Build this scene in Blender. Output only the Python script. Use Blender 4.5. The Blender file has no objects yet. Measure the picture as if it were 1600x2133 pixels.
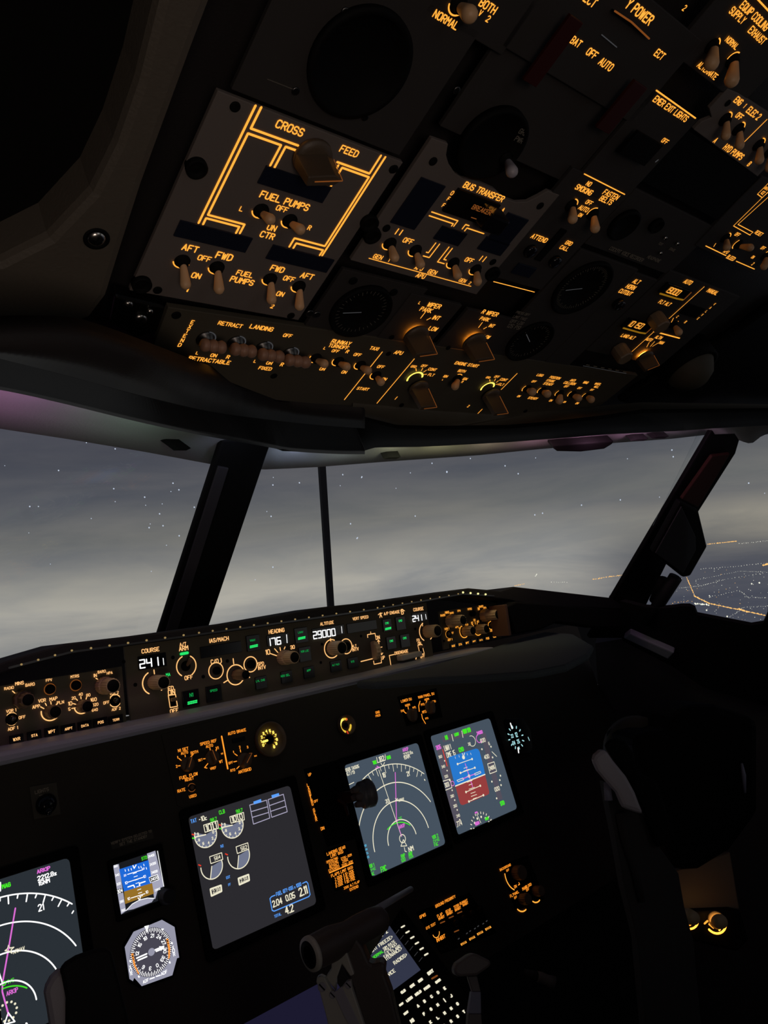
# Airliner flight deck at night: overhead panel, glareshield, instrument panel, windows and sky.
import bpy, bmesh, math, random
from mathutils import Vector, Matrix
random.seed(7)
SC = bpy.context.scene
COL = SC.collection
PI = math.pi

# ------------------------------------------------------------------ camera
FPX, CX, CY = 1557.8, 800.0, 1066.5            # focal length and centre for the 1600x2133 frame
CAMW = Matrix(((0.7524870490748815, -0.02237511838794054, 0.6582268568295452),
               (-0.6505810508265901, 0.13029818128442333, 0.7481755678043364),
               (-0.10250627922203889, -0.991222345405458, 0.08349086590134394)))
EYE = Vector((-0.60, 0.0, 1.25))               # X right, Y forward, Z up; centreline at X = 0
cam = bpy.data.cameras.new('camera')
cam.sensor_fit = 'VERTICAL'; cam.sensor_height = 36.0; cam.lens = FPX * 36.0 / 2133.0
cam.clip_start = 0.02; cam.clip_end = 500000.0
camo = bpy.data.objects.new('camera', cam); COL.objects.link(camo)
c0, c1, c2 = CAMW.col[0], -CAMW.col[1], -CAMW.col[2]
camo.matrix_world = Matrix(((c0.x, c1.x, c2.x, EYE.x), (c0.y, c1.y, c2.y, EYE.y), (c0.z, c1.z, c2.z, EYE.z), (0, 0, 0, 1)))
SC.camera = camo
SC.view_settings.view_transform = 'Standard'
SC.view_settings.look = 'None'
SC.view_settings.exposure = 0.0
SC.view_settings.gamma = 1.0
SC.view_settings.use_curve_mapping = False
SC.cycles.use_denoising = True
SC.cycles.max_bounces = 5

# ------------------------------------------------------------------ world: night sky with cloud bands
def lin(c):
    return tuple(((v / 255.0) / 12.92 if v / 255.0 <= .04045 else ((v / 255.0 + .055) / 1.055) ** 2.4) for v in c) + (1.0,)
wd = bpy.data.worlds.new('night_sky'); SC.world = wd; wd.use_nodes = True
nt = wd.node_tree; nt.nodes.clear()
def N(t, **k):
    n = nt.nodes.new(t)
    for a, b in k.items(): setattr(n, a, b)
    return n
tc = N('ShaderNodeTexCoord'); sep = N('ShaderNodeSeparateXYZ')
nt.links.new(tc.outputs['Generated'], sep.inputs[0])
mp = N('ShaderNodeMapping'); mp.inputs['Scale'].default_value = (2.3, 2.3, 13.0); mp.inputs['Rotation'].default_value = (0.05, -0.06, 0.0)
nt.links.new(tc.outputs['Generated'], mp.inputs[0])
n1 = N('ShaderNodeTexNoise'); n1.inputs['Scale'].default_value = 1.5; n1.inputs['Detail'].default_value = 8; n1.inputs['Roughness'].default_value = .58; n1.inputs['Distortion'].default_value = .35
nt.links.new(mp.outputs[0], n1.inputs['Vector'])
def cramp(stops):
    r_ = N('ShaderNodeValToRGB'); cr = r_.color_ramp
    while len(cr.elements) < len(stops): cr.elements.new(.5)
    for e, (p, c) in zip(cr.elements, stops): e.position = p; e.color = lin(c)
    return r_
mz = N('ShaderNodeMath', operation='ADD'); mz.inputs[1].default_value = .2; nt.links.new(sep.outputs[2], mz.inputs[0])     # elevation, shifted so the ramps reach below the horizon
wz = N('ShaderNodeMath', operation='MULTIPLY_ADD'); wz.inputs[1].default_value = .035; nt.links.new(n1.outputs[0], wz.inputs[0]); nt.links.new(mz.outputs[0], wz.inputs[2])
up = [(.295, (116, 116, 114)), (.345, (95, 96, 101)), (.40, (79, 80, 88)), (.47, (72, 73, 84)), (.58, (70, 72, 86)), (1.0, (40, 42, 55))]
ra = cramp([(.0, (120, 122, 124)), (.17, (152, 151, 148)), (.215, (170, 167, 160)), (.245, (154, 152, 146)), (.27, (134, 133, 130))] + up)      # cloud deck ahead and to the left
rb = cramp([(.0, (72, 75, 86)), (.14, (80, 82, 93)), (.185, (90, 91, 99)), (.205, (108, 107, 108)), (.225, (136, 132, 124)), (.25, (150, 145, 134)), (.275, (118, 117, 116))] + up)   # open view of the city to the right
nt.links.new(wz.outputs[0], ra.inputs[0]); nt.links.new(wz.outputs[0], rb.inputs[0])
az = N('ShaderNodeMapRange', interpolation_type='SMOOTHSTEP'); az.inputs['From Min'].default_value = .80; az.inputs['From Max'].default_value = .885; nt.links.new(sep.outputs[0], az.inputs[0])
ramp = N('ShaderNodeMixRGB'); nt.links.new(az.outputs[0], ramp.inputs[0]); nt.links.new(ra.outputs[0], ramp.inputs[1]); nt.links.new(rb.outputs[0], ramp.inputs[2])
r2 = N('ShaderNodeValToRGB'); r2.color_ramp.elements[0].position = .36; r2.color_ramp.elements[1].position = .66
r2.color_ramp.elements[0].color = (.74, .77, .84, 1); r2.color_ramp.elements[1].color = (1.17, 1.14, 1.10, 1)
nt.links.new(n1.outputs[0], r2.inputs[0])
mx = N('ShaderNodeMixRGB', blend_type='MULTIPLY'); mx.inputs[0].default_value = 1.0
nt.links.new(ramp.outputs[0], mx.inputs[1]); nt.links.new(r2.outputs[0], mx.inputs[2])
bg = N('ShaderNodeBackground'); bg.inputs[1].default_value = 1.0
nt.links.new(mx.outputs[0], bg.inputs[0])
wo = N('ShaderNodeOutputWorld'); nt.links.new(bg.outputs[0], wo.inputs[0])

# ------------------------------------------------------------------ added fill lights and glareshield floods
def area(name, loc, tgt, size, power, col):
    l = bpy.data.lights.new(name, 'AREA'); l.size = size; l.energy = power; l.color = col
    o = bpy.data.objects.new(name, l); COL.objects.link(o); o.location = loc
    o.rotation_euler = (Vector(tgt) - Vector(loc)).to_track_quat('-Z', 'Y').to_euler()
    return o
cl_ = area('overhead_fill', (-.95, -.75, .75), (-.36, .46, 1.53), .4, .40, (1.0, .80, .68)); cl_.data.spread = math.radians(62)  # added fill with no lamp there, brightens the overhead panels
area('panel_fill', (-.2, -.6, 1.35), (0, .85, .8), .35, .27, (.95, .92, .9))  # unseen fill added behind the eye to lift the main panels
for i_, x_ in enumerate((-.36, -.12, .12, .36)):
    la = area('glareshield_flood', (x_, .805, 1.262), (x_, .86, 1.13), .03, .016 if x_ < .3 else .04, (1.0, .76, .46)); la.data.shape = 'RECTANGLE'; la.data.size = .22; la.data.size_y = .012

# ------------------------------------------------------------------ helpers: geometry of views and planes
def ray(x, y):
    return CAMW @ Vector(((x - CX) / FPX, (y - CY) / FPX, 1.0))
CROP = [0.0, 0.0, 1.0]
def crop(ox=0, oy=0, s=1.0): CROP[:] = [ox, oy, s]
def px(x, y): return CROP[0] + x / CROP[2], CROP[1] + y / CROP[2]
def at_y(x, y, Y):
    r = ray(x, y); return EYE + r * (Y / r.y)
def at_z(x, y, Z):
    r = ray(x, y); return EYE + r * ((Z - EYE.z) / r.z)
def at_d(x, y, d): return EYE + ray(x, y) * d
class Plane:
    """a flat face of the cockpit: unit normal n towards the pilots, d metres from the eye"""
    def __init__(s, n, d, ex=(1, 0, 0)):
        s.n = Vector(n).normalized(); s.d = d; e = Vector(ex); s.ex = (e - s.n * e.dot(s.n)).normalized(); s.ev = s.n.cross(s.ex)
    def hit(s, x, y, h=0.0):
        r = ray(x, y); return EYE + r * ((-s.d + h) / r.dot(s.n))
    def uv(s, x, y, h=0.0):
        p = s.hit(x, y, h) - EYE; return p.dot(s.ex), p.dot(s.ev)
    def pxu(s, x, y):                       # pixels in x per metre along ex
        p = s.hit(x, y) + s.ex * .002; q = CAMW.transposed() @ (p - EYE)
        return ((CX + FPX * q.x / q.z) - x) / .002
    def pxv(s, x, y):
        p = s.hit(x, y) + s.ev * .002; q = CAMW.transposed() @ (p - EYE)
        return ((CX + FPX * q.x / q.z) - x) / .002
    def frame(s, u, v):
        o = EYE + s.ex * u + s.ev * v - s.n * s.d
        return Matrix(((s.ex.x, s.ev.x, s.n.x, o.x), (s.ex.y, s.ev.y, s.n.y, o.y), (s.ex.z, s.ev.z, s.n.z, o.z), (0, 0, 0, 1)))
R = math.radians
OV = Plane((0, -math.sin(R(25.54)), -math.cos(R(25.54))), .44)
MIP = Plane((0, -math.cos(R(15)), math.sin(R(15))), 1.06)
MCP = Plane((0, -math.cos(R(2)), math.sin(R(2))), .87)
CDU = Plane((0, -math.sin(R(34)), math.cos(R(34))), 1.0)
ka = (CAMW @ Vector((3684, -1376, 1558))).normalized(); kb = (CAMW @ Vector((-1208, -620, 1558))).normalized()
kd = ka.dot(kb) / 2; ka, kb = (ka - kb * kd).normalized(), (kb - ka * kd).normalized(); kb = (kb - ka * ka.dot(kb)).normalized(); kn = ka.cross(kb)
if kn.dot(ray(880, 2021)) > 0: kn = -kn
KEYP = Plane(kn, -(ray(880, 2021) * 1.10).dot(kn), ka)

# ------------------------------------------------------------------ materials
MATS = {}
def pbr(name, col, rough=.6, metal=0.0, bump=0.0, bscale=200.0, spec=.5, mottle=0.0):
    m = bpy.data.materials.new(name); m.use_nodes = True; t = m.node_tree; b = t.nodes['Principled BSDF']
    b.inputs['Base Color'].default_value = (*col, 1); b.inputs['Roughness'].default_value = rough
    b.inputs['Metallic'].default_value = metal; b.inputs['Specular IOR Level'].default_value = spec
    if bump or mottle:
        tcn = t.nodes.new('ShaderNodeTexCoord'); no = t.nodes.new('ShaderNodeTexNoise'); no.inputs['Scale'].default_value = bscale; no.inputs['Detail'].default_value = 4
        t.links.new(tcn.outputs['Object'], no.inputs['Vector'])
        if bump:
            bp = t.nodes.new('ShaderNodeBump'); bp.inputs['Strength'].default_value = bump; bp.inputs['Distance'].default_value = .0006
            t.links.new(no.outputs[0], bp.inputs['Height']); t.links.new(bp.outputs[0], b.inputs['Normal'])
        if mottle:
            mr = t.nodes.new('ShaderNodeMixRGB'); mr.inputs[1].default_value = (*[c * (1 - mottle) for c in col], 1); mr.inputs[2].default_value = (*[c * (1 + mottle) for c in col], 1)
            t.links.new(no.outputs[0], mr.inputs[0]); t.links.new(mr.outputs[0], b.inputs['Base Color'])
    MATS[name] = m; return m
def emi(name, rgb, s=1.0):
    m = bpy.data.materials.new(name); m.use_nodes = True; t = m.node_tree; t.nodes.clear()
    e = t.nodes.new('ShaderNodeEmission'); e.inputs[0].default_value = lin(rgb); e.inputs[1].default_value = s
    o = t.nodes.new('ShaderNodeOutputMaterial'); t.links.new(e.outputs[0], o.inputs[0]); MATS[name] = m; return m
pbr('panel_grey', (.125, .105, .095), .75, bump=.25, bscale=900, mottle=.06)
pbr('panel_dark', (.022, .019, .018), .8, bump=.2, bscale=900, mottle=.06)  # darker panel tone, also carries the light falloff across the overhead
pbr('panel_olive', (.060, .052, .036), .7, bump=.2, bscale=900, mottle=.06)
pbr('panel_mcp', (.090, .076, .046), .7, bump=.2, bscale=900, mottle=.06)
pbr('panel_main', (.030, .023, .014), .8, bump=.2, bscale=700, mottle=.08)
pbr('black', (.004, .004, .004), .7, spec=.08)
pbr('knob_dark', (.070, .048, .030), .5, bump=.3, bscale=900)
pbr('knob_olive', (.17, .12, .075), .5)
pbr('side_panel', (.11, .095, .095), .8, bump=.2, bscale=200)
pbr('black_gloss', (.006, .006, .008), .18)
pbr('black_glass_blue', (.010, .013, .026), .25)
pbr('rubber', (.006, .006, .007), .6, spec=.15)
pbr('wheel_rubber', (.11, .11, .11), .4)
pbr('lever_tan', (.62, .38, .20), .45)  # tan with the orange panel light mixed into the base colour
pbr('knob_tan', (.52, .38, .21), .5, bump=.3, bscale=600)  # tan, with the orange glow at the knob bases put into the albedo
pbr('knob_brown', (.15, .095, .055), .5)
pbr('knob_lobed', (.30, .16, .10), .5)
pbr('chrome', (.55, .53, .50), .25, 1.0)
pbr('steel_dark', (.12, .12, .12), .35, 1.0)
pbr('liner_dark', (.016, .014, .014), .6, spec=.25, bump=.5, bscale=500, mottle=.1)
pbr('liner_brown', (.085, .072, .056), .6, bump=.6, bscale=420, mottle=.12)
pbr('fascia', (.19, .19, .19), .75, bump=.3, bscale=300, mottle=.05)
pbr('hood', (.008, .008, .009), .8, bump=.4, bscale=400, spec=.2)
pbr('lip_grey', (.25, .27, .32), .5, bump=.2, bscale=300)
pbr('lip_teal', (.035, .050, .056), .8, bump=.6, bscale=500, mottle=.15)
pbr('post_grey', (.028, .026, .030), .7, spec=.3)
pbr('pad_red', (.035, .010, .007), .8, spec=.2)
pbr('cheek_lit', (.11, .045, .02), .6)  # amber light falling on the cheek is put into this brown
pbr('wall_dark', (.028, .026, .026), .8, bump=.3, bscale=200, mottle=.1)
pbr('lever_grey', (.46, .44, .38), .45, bump=.15, bscale=500)
pbr('handle_brown', (.065, .050, .045), .5, bump=.3, bscale=600, mottle=.1)
pbr('flap_grey', (.15, .125, .115), .5)
pbr('flap_stem', (.25, .25, .34), .5)
pbr('yoke_grey', (.36, .34, .38), .4)
pbr('red_guard', (.035, .003, .002), .5, spec=.3)
pbr('ground', (.30, .31, .36), 1.0, mottle=.25, bscale=.0006)
emi('amber', (255, 166, 60), 1.25)
emi('amber_pale', (255, 190, 120), 1.2)
emi('amber_hot', (255, 170, 60), 2.6)
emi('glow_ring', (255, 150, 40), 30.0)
emi('amber_deep', (255, 150, 44), 1.2)
emi('amber_dim', (120, 66, 26), 1.0)
emi('yellow_hot', (255, 224, 96), 1.6)
emi('yellow', (230, 190, 60), 1.0)
emi('yellow_dim', (150, 105, 20), .8)
emi('green', (40, 235, 110), 1.0)
emi('green_dim', (20, 150, 70), 1.0)
emi('screen_green', (70, 230, 40), 1.0)
emi('white', (250, 250, 250), 1.25)
emi('cream', (238, 232, 205), 1.0)
emi('magenta', (222, 110, 214), 1.0)
emi('screen_blue', (90, 160, 250), 1.0)
emi('cyan', (90, 190, 230), 1.0)
emi('red', (230, 60, 40), 1.0)
emi('grey_mark', (60, 60, 62), 1.0)
emi('faint_mark', (34, 29, 24), 1.0)
emi('nd_back', (70, 82, 95), 1.0)
emi('nd_back_dark', (42, 48, 54), 1.0)
emi('eicas_back', (43, 42, 46), 1.0)
emi('gauge_fill', (112, 118, 140), 1.0)
emi('outline_lilac', (170, 165, 190), 1.0)
emi('horizon_blue', (40, 120, 205), 1.0)
emi('horizon_red', (150, 62, 62), 1.0)
emi('isfd_blue', (30, 105, 215), 1.0)
emi('isfd_brown', (150, 112, 40), 1.0)
emi('isfd_tape', (165, 165, 185), 1.0)
emi('isfd_black', (26, 28, 33), 1.0)
emi('tape', (84, 80, 92), 1.0)
emi('dial_lilac', (150, 150, 168), 1.0)
emi('dial_dark', (72, 70, 82), 1.0)
emi('orange', (245, 150, 60), 1.0)
emi('lower_du', (27, 25, 46), 1.0)
emi('cdu_back', (50, 54, 72), 1.0)
emi('star', (205, 215, 235), 1.0)
emi('city_white', (235, 232, 215), 1.3)
emi('city_orange', (250, 190, 110), 1.3)
emi('clock_cyan', (170, 225, 230), 1.0)
gl = bpy.data.materials.new('glass'); gl.use_nodes = True; t = gl.node_tree; t.nodes.clear()
tr = t.nodes.new('ShaderNodeBsdfTransparent'); tr.inputs[0].default_value = (.96, .97, .97, 1)
gs = t.nodes.new('ShaderNodeBsdfGlossy'); gs.inputs['Roughness'].default_value = .02
lw_ = t.nodes.new('ShaderNodeLayerWeight'); pw = t.nodes.new('ShaderNodeMath'); pw.operation = 'POWER'; pw.inputs[1].default_value = 5.0; lw_.inputs['Blend'].default_value = .5
fr = t.nodes.new('ShaderNodeMath'); fr.operation = 'MULTIPLY_ADD'; fr.inputs[1].default_value = .7; fr.inputs[2].default_value = .012
t.links.new(lw_.outputs['Facing'], pw.inputs[0]); t.links.new(pw.outputs[0], fr.inputs[0])
ms = t.nodes.new('ShaderNodeMixShader'); om = t.nodes.new('ShaderNodeOutputMaterial')
t.links.new(fr.outputs[0], ms.inputs[0]); t.links.new(tr.outputs[0], ms.inputs[1]); t.links.new(gs.outputs[0], ms.inputs[2]); t.links.new(ms.outputs[0], om.inputs[0])
MATS['glass'] = gl

# ------------------------------------------------------------------ stroke lettering (grid 4 x 6)
GL = {'A': '00 26 40|12 32', 'B': '00 06 36 45 44 33 03|33 42 41 30 00', 'C': '45 36 16 05 01 10 30 41', 'D': '00 06 26 45 41 20 00',
 'E': '40 00 06 46|03 33', 'F': '00 06 46|03 33', 'G': '45 36 16 05 01 10 30 41 43 23', 'H': '00 06|40 46|03 43', 'I': '00 06', 'J': '46 41 30 10 01',
 'K': '00 06|46 03 40', 'L': '06 00 40', 'M': '00 06 23 46 40', 'N': '00 06 40 46', 'O': '10 01 05 16 36 45 41 30 10', 'P': '00 06 36 45 44 33 03',
 'Q': '10 01 05 16 36 45 41 30 10|22 40', 'R': '00 06 36 45 44 33 03|23 40', 'S': '45 36 16 05 04 13 33 42 41 30 10 01', 'T': '20 26|06 46',
 'U': '06 01 10 30 41 46', 'V': '06 20 46', 'W': '06 10 25 30 46', 'X': '00 46|06 40', 'Y': '06 23 46|23 20', 'Z': '06 46 00 40',
 '0': '10 01 05 16 36 45 41 30 10', '1': '05 16 10', '2': '05 16 36 45 44 00 40', '3': '05 16 36 45 44 33 42 41 30 10 01|33 13', '4': '30 36 02 42',
 '5': '46 06 03 33 42 41 30 10 01', '6': '45 36 16 05 01 10 30 41 42 33 13 02', '7': '06 46 10', '8': '13 04 05 16 36 45 44 33 13 02 01 10 30 41 42 33',
 '9': '44 33 13 04 05 16 36 45 41 30 10 01', '/': '00 36', '-': '13 33', '.': '00 00', '>': '01 33 05', '<': '31 03 35', '(': '16 04 02 10', ')': '06 14 12 00',
 '+': '13 33|22 24', '|': '00 06', 'z': '03 33 00 30', 'c': '33 03 00 30', 'x': '00 33|03 30', ' ': ''}
GW = {'I': 0, '1': 1, '.': 0, ' ': 2, '(': 1, ')': 1, '|': 0, 'z': 3, 'c': 3, 'x': 3, '>': 3, '<': 3, '/': 3}
SEG = {'0': 'abcdef', '1': 'bc', '2': 'abged', '3': 'abgcd', '4': 'fgbc', '5': 'afgcd', '6': 'afgedc', '7': 'abc', '8': 'abcdefg', '9': 'abcdfg'}
SEGP = {'a': (0, 6, 4, 6), 'b': (4, 6, 4, 3), 'c': (4, 3, 4, 0), 'd': (0, 0, 4, 0), 'e': (0, 0, 0, 3), 'f': (0, 3, 0, 6), 'g': (0, 3, 4, 3)}

# ------------------------------------------------------------------ mesh builder
class MB:
    def __init__(s): s.v = []; s.f = []; s.m = []; s.slots = []; s.smooth = []
    def slot(s, name):
        if name not in s.slots: s.slots.append(name)
        return s.slots.index(name)
    def add(s, vs, fs, mat, smooth=False):
        o = len(s.v); s.v += [tuple(p) for p in vs]; k = s.slot(mat)
        for f in fs: s.f.append([i + o for i in f]); s.m.append(k); s.smooth.append(smooth)
        return s
    def poly(s, pts, mat): return s.add(pts, [list(range(len(pts)))], mat)
    def prism(s, pts, h0, h1, mat):           # outline in the local plane, from height h0 to h1
        a = sum(pts[i][0] * pts[(i + 1) % len(pts)][1] - pts[(i + 1) % len(pts)][0] * pts[i][1] for i in range(len(pts)))
        if a < 0: pts = pts[::-1]
        n = len(pts); vs = [(x, y, h0) for x, y, *_ in pts] + [(x, y, h1) for x, y, *_ in pts]
        fs = [list(range(n))[::-1], list(range(n, 2 * n))] + [[i, (i + 1) % n, n + (i + 1) % n, n + i] for i in range(n)]
        return s.add(vs, fs, mat)
    def box(s, c, d, mat, M=None):
        vs = [Vector((c[0] + sx * d[0] / 2, c[1] + sy * d[1] / 2, c[2] + sz * d[2] / 2)) for sx in (-1, 1) for sy in (-1, 1) for sz in (-1, 1)]
        if M: vs = [M @ v for v in vs]
        return s.add(vs, [(0, 1, 3, 2), (4, 6, 7, 5), (0, 4, 5, 1), (2, 3, 7, 6), (0, 2, 6, 4), (1, 5, 7, 3)], mat)
    def lathe(s, prof, c=(0, 0), n=28, mat='black', flute=0.0, M=None, smooth=True, sx=1.0):
        vs = []; fs = []
        for r, h in prof:
            for k in range(n):
                rr = r * (1 - flute * (k % 2)); a = 2 * PI * k / n
                p = Vector((c[0] + rr * math.cos(a) * sx, c[1] + rr * math.sin(a), h)); vs.append(M @ p if M else p)
        for i in range(len(prof) - 1):
            for k in range(n): fs.append([i * n + k, i * n + (k + 1) % n, (i + 1) * n + (k + 1) % n, (i + 1) * n + k])
        fs.append(list(range(n))[::-1]); fs.append([(len(prof) - 1) * n + k for k in range(n)])
        return s.add(vs, fs, mat, smooth)
    def tube(s, pts, rad, mat, n=12, caps=True, flat=1.0):
        pts = [Vector(p) for p in pts]; vs = []; fs = []
        if not hasattr(rad, '__len__'): rad = [rad] * len(pts)
        up = Vector((.31, .27, .91)); 
        for i, p in enumerate(pts):
            t_ = (pts[min(i + 1, len(pts) - 1)] - pts[max(i - 1, 0)]).normalized()
            a = t_.cross(up).normalized(); b = t_.cross(a)
            for k in range(n): vs.append(p + (a * math.cos(2 * PI * k / n) + b * math.sin(2 * PI * k / n) * flat) * rad[i])
        for i in range(len(pts) - 1):
            for k in range(n): fs.append([i * n + k, i * n + (k + 1) % n, (i + 1) * n + (k + 1) % n, (i + 1) * n + k])
        if caps: fs.append(list(range(n))[::-1]); fs.append([(len(pts) - 1) * n + k for k in range(n)])
        return s.add(vs, fs, mat, True)
    def capsule(s, a, b, ra, rb, mat, n=14):
        a, b = Vector(a), Vector(b); d = (b - a); L = d.length; d = d.normalized(); pts = []; rad = []
        for k in range(5): q = k / 4 * PI / 2; pts.append(a - d * ra * math.cos(q)); rad.append(max(ra * math.sin(q), 1e-4))
        for k in range(1, 6): q = k / 6; pts.append(a + d * L * q); rad.append(ra + (rb - ra) * q)
        for k in range(5): q = k / 4 * PI / 2; pts.append(b + d * rb * math.sin(q)); rad.append(max(rb * math.cos(q), 1e-4))
        return s.tube(pts, rad, mat, n)
    def disc(s, x, y, h, r, mat, n=6): return s.add([(x + r * math.cos(2 * PI * k / n), y + r * math.sin(2 * PI * k / n), h) for k in range(n)], [list(range(n))], mat)
    def line(s, pts, w, h, mat, closed=False):
        pts = [Vector(p[:2]) for p in pts]
        if closed: pts = pts + [pts[0]]
        if len(pts) == 2 and (pts[0] - pts[1]).length < 1e-7: return s.disc(pts[0].x, pts[0].y, h, w * .62, mat, 8)
        for i in range(len(pts) - 1):
            a, b = pts[i], pts[i + 1]; d = b - a
            if d.length < 1e-9: continue
            d.normalize(); q = Vector((-d.y, d.x)) * (w / 2)
            s.add([(a.x + q.x, a.y + q.y, h), (a.x - q.x, a.y - q.y, h), (b.x - q.x, b.y - q.y, h), (b.x + q.x, b.y + q.y, h)], [(0, 1, 2, 3)], mat)
            if i == 0 or (pts[i] - pts[i - 1]).angle(d, 0) > .35: s.disc(a.x, a.y, h, w / 2, mat)
        s.disc(pts[-1].x, pts[-1].y, h, w / 2, mat); return s
    def build(s, name, parent=None, mw=None, bevel=0.0, props=None, sub=0):
        me = bpy.data.meshes.new(name); me.from_pydata(s.v, [], s.f)
        for n_ in s.slots: me.materials.append(MATS[n_])
        for p, k, sm in zip(me.polygons, s.m, s.smooth): p.material_index = k; p.use_smooth = sm
        me.update(); o = bpy.data.objects.new(name, me); COL.objects.link(o)
        if parent: o.parent = parent
        if mw: o.matrix_world = mw
        if bevel:
            b = o.modifiers.new('bevel', 'BEVEL'); b.width = bevel; b.segments = 2; b.limit_method = 'ANGLE'; b.angle_limit = .6
        if sub:
            b = o.modifiers.new('sub', 'SUBSURF'); b.levels = sub; b.render_levels = sub
        if props:
            for k, v in props.items(): o[k] = v
        return o
def empty(name, mw, label, cat, group=None):
    o = bpy.data.objects.new(name, None); COL.objects.link(o); o.empty_display_size = .01; o.matrix_world = mw
    o['label'] = label; o['category'] = cat
    if group: o['group'] = group
    return o
def structure(o): o['kind'] = 'structure'; return o

class Panel:
    """one instrument or panel lying in a plane: its root stands at (u0, v0) of that plane"""
    def __init__(s, plane, name, label, cat, x, y, group=None):
        s.p = plane; s.u0, s.v0 = plane.uv(*px(x, y)); s.root = empty(name, plane.frame(s.u0, s.v0), label, cat, group); s.ink = MB(); s.h = .0004; s.c = 'amber'; s.w = .0009; s.cond = 1.0
    def L(s, x, y, h=0.0):
        u, v = s.p.uv(*px(x, y), h); return Vector((u - s.u0, v - s.v0, h))
    def sc(s, x, y): return s.p.pxu(*px(x, y)) * CROP[2]      # crop pixels per metre
    def plate(s, pts, mat, th=.004, h=0.0, name='faceplate', bevel=.0006, parent=None):
        b = MB().prism([tuple(s.L(*q, h))[:2] for q in pts], h - th, h, mat); return b.build(name, parent or s.root, bevel=bevel)
    def rect(s, pts, mat, th=.004, h=0.0, name='faceplate', bevel=.0006):
        q = [s.L(*p, h) for p in pts]; n = len(q) / 2
        us = sorted(p.x for p in q); vs = sorted(p.y for p in q)
        u0 = sum(us[:2]) / 2; u1 = sum(us[-2:]) / 2; v0 = sum(vs[:2]) / 2; v1 = sum(vs[-2:]) / 2
        return MB().prism([(u0, v0), (u1, v0), (u1, v1), (u0, v1)], h - th, h, mat).build(name, s.root, bevel=bevel)
    def line(s, pts, w=None, c=None, closed=False, snap=False, h=None):
        h = s.h if h is None else h; q = [s.L(*p, h) for p in pts]
        if snap:
            for i in range(1, len(q)):
                d = q[i] - q[i - 1]
                if abs(d.x) < .4 * abs(d.y): q[i].x = q[i - 1].x
                elif abs(d.y) < .4 * abs(d.x): q[i].y = q[i - 1].y
        s.ink.line(q, w or s.w, h, c or s.c, closed)
    def fill(s, pts, c, h=None):
        h = s.h if h is None else h; s.ink.poly([s.L(*p, h) for p in pts], c)
    def ring(s, x, y, r, w=None, c=None, a0=0, a1=360, h=None, rm=None, n=None):
        """ring or arc; r in crop pixels along the panel's horizontal (or rm in metres); angles in the panel, 0 = right, 90 = up"""
        h = s.h if h is None else h; c_ = s.L(x, y, h); rr = rm or r / s.sc(x, y); k = n or max(6, int(abs(a1 - a0) / 12))
        s.ink.line([(c_.x + rr * math.cos(R(a0 + (a1 - a0) * i / k)), c_.y + rr * math.sin(R(a0 + (a1 - a0) * i / k))) for i in range(k + 1)], w or s.w, h, c or s.c)
    def arcpx(s, c_, t, a, b, w=None, c=None, h=None):
        """arc about c_ with the radius of t, from the direction of a over the top to the direction of b (clockwise)"""
        h = s.h if h is None else h; o = s.L(*c_, h); r = (s.L(*t, h) - o).length; A = s.L(*a, h) - o; B = s.L(*b, h) - o
        a0 = math.atan2(A.y, A.x); a1 = math.atan2(B.y, B.x)
        while a1 > a0: a1 -= 2 * PI
        k = 40; s.ink.line([(o.x + r * math.cos(a0 + (a1 - a0) * i / k), o.y + r * math.sin(a0 + (a1 - a0) * i / k)) for i in range(k + 1)], w or s.w, h, c or s.c)
        return o, r
    def T(s, txt, x, y, w, c=None, asp=1.0, lw=None, h=None, rot=0.0, seg=False):
        """lettering centred at (x, y), w crop pixels wide in the picture"""
        h = s.h if h is None else h; o = s.L(x, y, h); tot = 0.0
        for ch in txt: tot += (4 if seg else GW.get(ch, 4)) + 1.7
        tot = max(tot - 1.7, .9); a_ = px(x, y)
        um = (w / CROP[2]) / (s.p.pxu(*a_) + abs(s.p.pxv(*a_)) * 6.4 * asp / tot); unit = um / tot; hu = unit * asp * 1.12 if seg or len(txt) > 1 or txt not in 'I1' else s.w * 1.0
        if txt in ('I', '1', '|') and not seg: unit = max(unit, s.w * .6); hu = unit * 1.1
        H = 6 * hu; lw = lw or (min(s.w * 1.3, H * .2) if s.p is OV else min(s.w * 1.12, H * .19)); X = -um / 2; cr_, sr_ = math.cos(rot), math.sin(rot)
        for ch in txt:
            g = [(SEGP[k][0], SEGP[k][1], SEGP[k][2], SEGP[k][3]) for k in SEG.get(ch, '')] if seg else None
            strokes = [[(q[0], q[1]), (q[2], q[3])] for q in g] if seg else [[(int(t_[0]), int(t_[1])) for t_ in st.split()] for st in GL.get(ch, '').split('|') if st]
            for st in strokes:
                pts = []
                for a, b in st:
                    du, dv = X + a * unit, b * hu - H / 2; pts.append((o.x + du * cr_ - dv * sr_, o.y + du * sr_ + dv * cr_))
                if len(pts) == 1: pts = pts * 2
                s.ink.line(pts, lw, h, c or s.c)
            X += unit * ((4 if seg else GW.get(ch, 4)) + 1.7)
    def sub(s, name, parent, fn):            # marks that belong to one part of the panel
        keep = s.ink; s.ink = MB(); fn(); s.ink.build(name, parent); s.ink = keep
    def done(s, name='lettering'):
        if s.ink.v: s.ink.build(name, s.root)
        return s.root
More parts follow.
